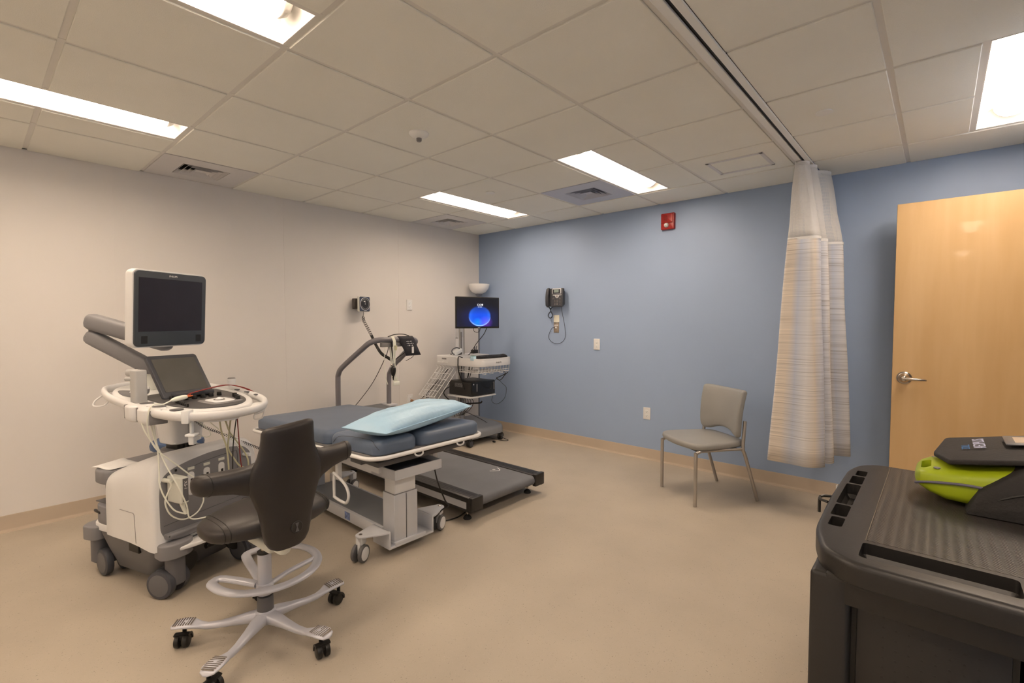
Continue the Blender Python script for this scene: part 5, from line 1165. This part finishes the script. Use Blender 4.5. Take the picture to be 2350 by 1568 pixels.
bb = B(); bb.pad(rnd([(4.352, -3.150), (4.600, -3.150), (4.600, -3.062), (4.352, -3.062)], .012, 4), ZT-.036, ZT+.03, 0, 1, rb=.01); cs.append(bb.done('c', M_CART))
bb = B(); bb.box((4.522, -2.675, ZT+.0085), (.332, .742, .020)); cs.append(bb.done('c', M_CART))
cut(tp_, cs)
def mat_top():
    M = bpy.data.materials.new('textured black mat'); M.use_nodes = True; nt = M.node_tree; p_ = nt.nodes['Principled BSDF']
    p_.inputs['Base Color'].default_value = (.040, .035, .032, 1); p_.inputs['Roughness'].default_value = .42
    tc = nt.nodes.new('ShaderNodeTexCoord'); w1 = nt.nodes.new('ShaderNodeTexWave'); w1.inputs['Scale'].default_value = 60; w1.inputs['Distortion'].default_value = 0; w1.wave_type = 'BANDS'; w1.bands_direction = 'DIAGONAL'
    w2 = nt.nodes.new('ShaderNodeTexWave'); w2.inputs['Scale'].default_value = 16; w2.bands_direction = 'X'
    mu = nt.nodes.new('ShaderNodeMath'); mu.operation = 'MULTIPLY'
    for w_ in (w1, w2): nt.links.new(tc.outputs['Object'], w_.inputs['Vector'])
    nt.links.new(w1.outputs['Fac'], mu.inputs[0]); nt.links.new(w2.outputs['Fac'], mu.inputs[1])
    bp = nt.nodes.new('ShaderNodeBump'); bp.inputs['Strength'].default_value = .30; bp.inputs['Distance'].default_value = .003
    nt.links.new(mu.outputs[0], bp.inputs['Height']); nt.links.new(bp.outputs['Normal'], p_.inputs['Normal']); return M
b = B(); b.box((4.5225, -2.675, ZT-.0012), (.329, .739, .003)); b.done('top_mat', mat_top(), t, smooth=False)
B().box((4.3555, -2.675, ZT-.0002), (.0015, .742, .0012)).done('mat_edge', mat('tan edge line', ob(120, 100, 76, .5), .6), t, smooth=False)  # thin tan line along the mat's left edge
b = B(); b.box((4.48, -3.155, .775), (.365, .035, .060), bev=.004)
for x in (4.305, 4.660): b.box((x, -3.13, .43), (.075, .085, .745), bev=.010, seg=3); b.box((x, -2.36, .43), (.075, .085, .745), bev=.010, seg=3)
b.box((4.283, -2.74, .45), (.03, .72, .70), bev=.004); b.box((4.682, -2.74, .45), (.03, .72, .70), bev=.004); b.box((4.48, -2.36, .45), (.30, .04, .70), bev=.004); b.box((4.48, -2.745, .10), (.42, .84, .05), bev=.012); b.done('cabinet', M_CART, t)
b = B(); b.box((4.4705, -3.137, .43), (.236, .020, .65), bev=.003); dr = b.done('end_panel', M_CART, t)
b = B()
for i in range(8):
    for j in range(17): b.cyl((4.3990+i*.0208, -3.1473, .7335-j*.0216), (4.3990+i*.0208, -3.1465, .7335-j*.0216), .0026, seg=8)
b.done('perforations', M_BLACK, dr, smooth=False)
for x in (4.3475, 4.5935): B().box((x, -3.130, .43), (.0095, .018, .65)).done('panel_gap', M_BLACK, dr, smooth=False)
for x, y in ((4.31, -3.10), (4.65, -3.10), (4.31, -2.39), (4.65, -2.39)): caster((x, y, 0), .055, .030, M_RUBBER, M_DARK, M_STEEL, t, .3, twin=False, top=.09)
b = B(); b.tube([(4.246, -2.80, .842), (4.228, -2.79, .842), (4.222, -2.775, .840), (4.222, -2.775, .80)], .004, 8, 3); b.tube([(4.246, -2.74, .842), (4.228, -2.75, .842), (4.222, -2.765, .842)], .004, 8, 3); b.done('side_hook', M_BLACK, t)
b = B(); b.box((4.2445, -2.63, .842), (.0015, .022, .010), bev=.0004, seg=1); b.done('tape_label', M_PAPER, t)
# ------------------------------------------------------------------ defibrillator
t = thing('defibrillator', 'lime green portable defibrillator in an open black soft case on the black cart', 'defibrillator')
M_LIME = mat('lime green plastic', (.36, .46, .012), .38, vary=.03)
M_NYL = mat('black nylon', (.020, .018, .018), .75, vary=.15, bump=.2, bs=120)
b = B(); rs = []
for x, y0, y1, z0, z1, k in ((4.427, -2.600, -2.515, .900, .918, .6), (4.430, -2.615, -2.49, .892, .928, .9), (4.440, -2.628, -2.465, .884, .936, 1), (4.462, -2.640, -2.43, .871, .944, 1), (4.495, -2.648, -2.39, .858, .950, 1), (4.55, -2.652, -2.365, .854, .957, 1), (4.62, -2.655, -2.36, .854, .972, 1), (4.70, -2.655, -2.36, .854, .978, 1), (4.745, -2.645, -2.37, .858, .975, .97), (4.757, -2.62, -2.40, .875, .955, .9)):
    rs.append(ering((x, (y0+y1)/2, (z0+z1)/2), (0, 1, 0), (0, 0, 1), (y1-y0)/2*k, (z1-z0)/2*k, 32, 4.2))
b.rings(rs); bd = b.done('body', M_LIME, t, ang=50)
bb = B(); bb.pad([(x, y) for x, y in rrect(.022, .085, .010, 5, 4.4515, -2.560)], .86, 1.0, 0, 1, rb=0); c1 = bb.done('c', M_LIME); cut(bd, [c1])
b = B(); b.tube([(4.430, -2.612, .893), (4.442, -2.634, .902), (4.47, -2.6465, .910), (4.50, -2.6525, .915), (4.55, -2.656, .918), (4.62, -2.659, .912)], .0035, 8, 5); b.done('side_trim', mat('mauve grey rubber', ob(110, 98, 104, .5), .5), t)
b = B(); b.tube([(4.452, -2.60, .905), (4.456, -2.56, .908), (4.452, -2.52, .905)], .006, 8, 4, flat=.5); b.done('strap', M_DGREY, t)
for x, y, z in ((4.475, -2.615, .9445), (4.470, -2.475, .944)): B().cyl((x, y, z-.002), (x, y, z+.0012), .0075, seg=16).done('screw_cap', M_GREY, t)
b = B(); pr = [(4.535, .853), (4.543, .880), (4.560, .915), (4.60, .950), (4.645, .984), (4.80, .995), (4.80, .853)]
b.rings([[(x, y, .853+(z-.853)*k) for x, z in pr] for y, k in ((-2.690, .55), (-2.676, .93), (-2.662, 1), (-2.36, 1), (-2.345, .93), (-2.335, .55))]); ps = b.done('case_pouch', M_NYL, t, ang=60)
b = B(); b.tube([(4.548, -2.683, .868), (4.60, -2.688, .905), (4.66, -2.69, .930), (4.78, -2.69, .940)], .003, 6, 5); b.done('pouch_seam', M_BLACK, ps)
fz = lambda x: .962+.28*(x-4.5)-.35*max(0, x-4.5)**2
fo = rnd([(4.500, -2.640), (4.466, -2.505), (4.492, -2.300), (4.80, -2.270), (4.80, -2.650)], .012, 3)
b = B(); b.pad(fo, 0, .014, .004, 3, rb=.004, f=lambda p: (p[0], p[1], p[2]+fz(p[0]))); fl_ = b.done('case_flap', M_NYL, t)
FT = lambda x, y: frame((x, y, fz(x)+.0146), (0, 1, 0), (-1, 0, -.27))
text('brand_lettering', 'ZOLL', .026, mat('print blue', (.05, .20, .52), .6), fl_, FT(4.537, -2.475), .0003, sx=1.0)
text('model_lettering', 'AEDPLUS', .038, mat('print lilac white', ob(190, 178, 190, .7), .6), fl_, FT(4.567, -2.430), .0003, sx=.92)
MW = frame((4.70, -2.42, fz(4.70)+.0150), (1, 0, .14), (0, 1, 0))
b = B(); b.pad(rrect(.165, .135, .01, 3), 0, .003, .001, 2, M=MW, rb=0); wn = b.done('card_window', mat('smoky vinyl', ob(110, 104, 98, .5), .3), fl_)
B().box((0, 0, .0034), (.125, .085, .0008), MW).done('card', mat('tan card', ob(190, 158, 124, .7), .5), wn, smooth=False)
# ================================================================== put every thing's origin at its own base
def kids(o):
    for c_ in o.children: yield c_; yield from kids(c_)
bpy.context.view_layer.update()
for o in list(C.objects):
    if o.parent is None and o.type == 'EMPTY' and o.location.length < 1e-6:
        ks = list(kids(o)); pts = []
        for c_ in ks: pts += [c_.matrix_world @ Vector(q) for q in c_.bound_box]
        lo = Vector([min(p[i] for p in pts) for i in range(3)]); hi = Vector([max(p[i] for p in pts) for i in range(3)])
        org = Vector(((lo.x+hi.x)/2, (lo.y+hi.y)/2, lo.z)); o.location = org
        for c_ in ks:
            if c_.location.length > 1e-6 or c_.matrix_basis.to_translation().length > 1e-6:
                if c_.parent == o: c_.location = c_.location-org
                continue
            if c_.parent != o and c_.parent.matrix_basis.to_translation().length > 1e-6: continue
            c_.data.transform(Matrix.Translation(-org))
bpy.context.view_layer.update()
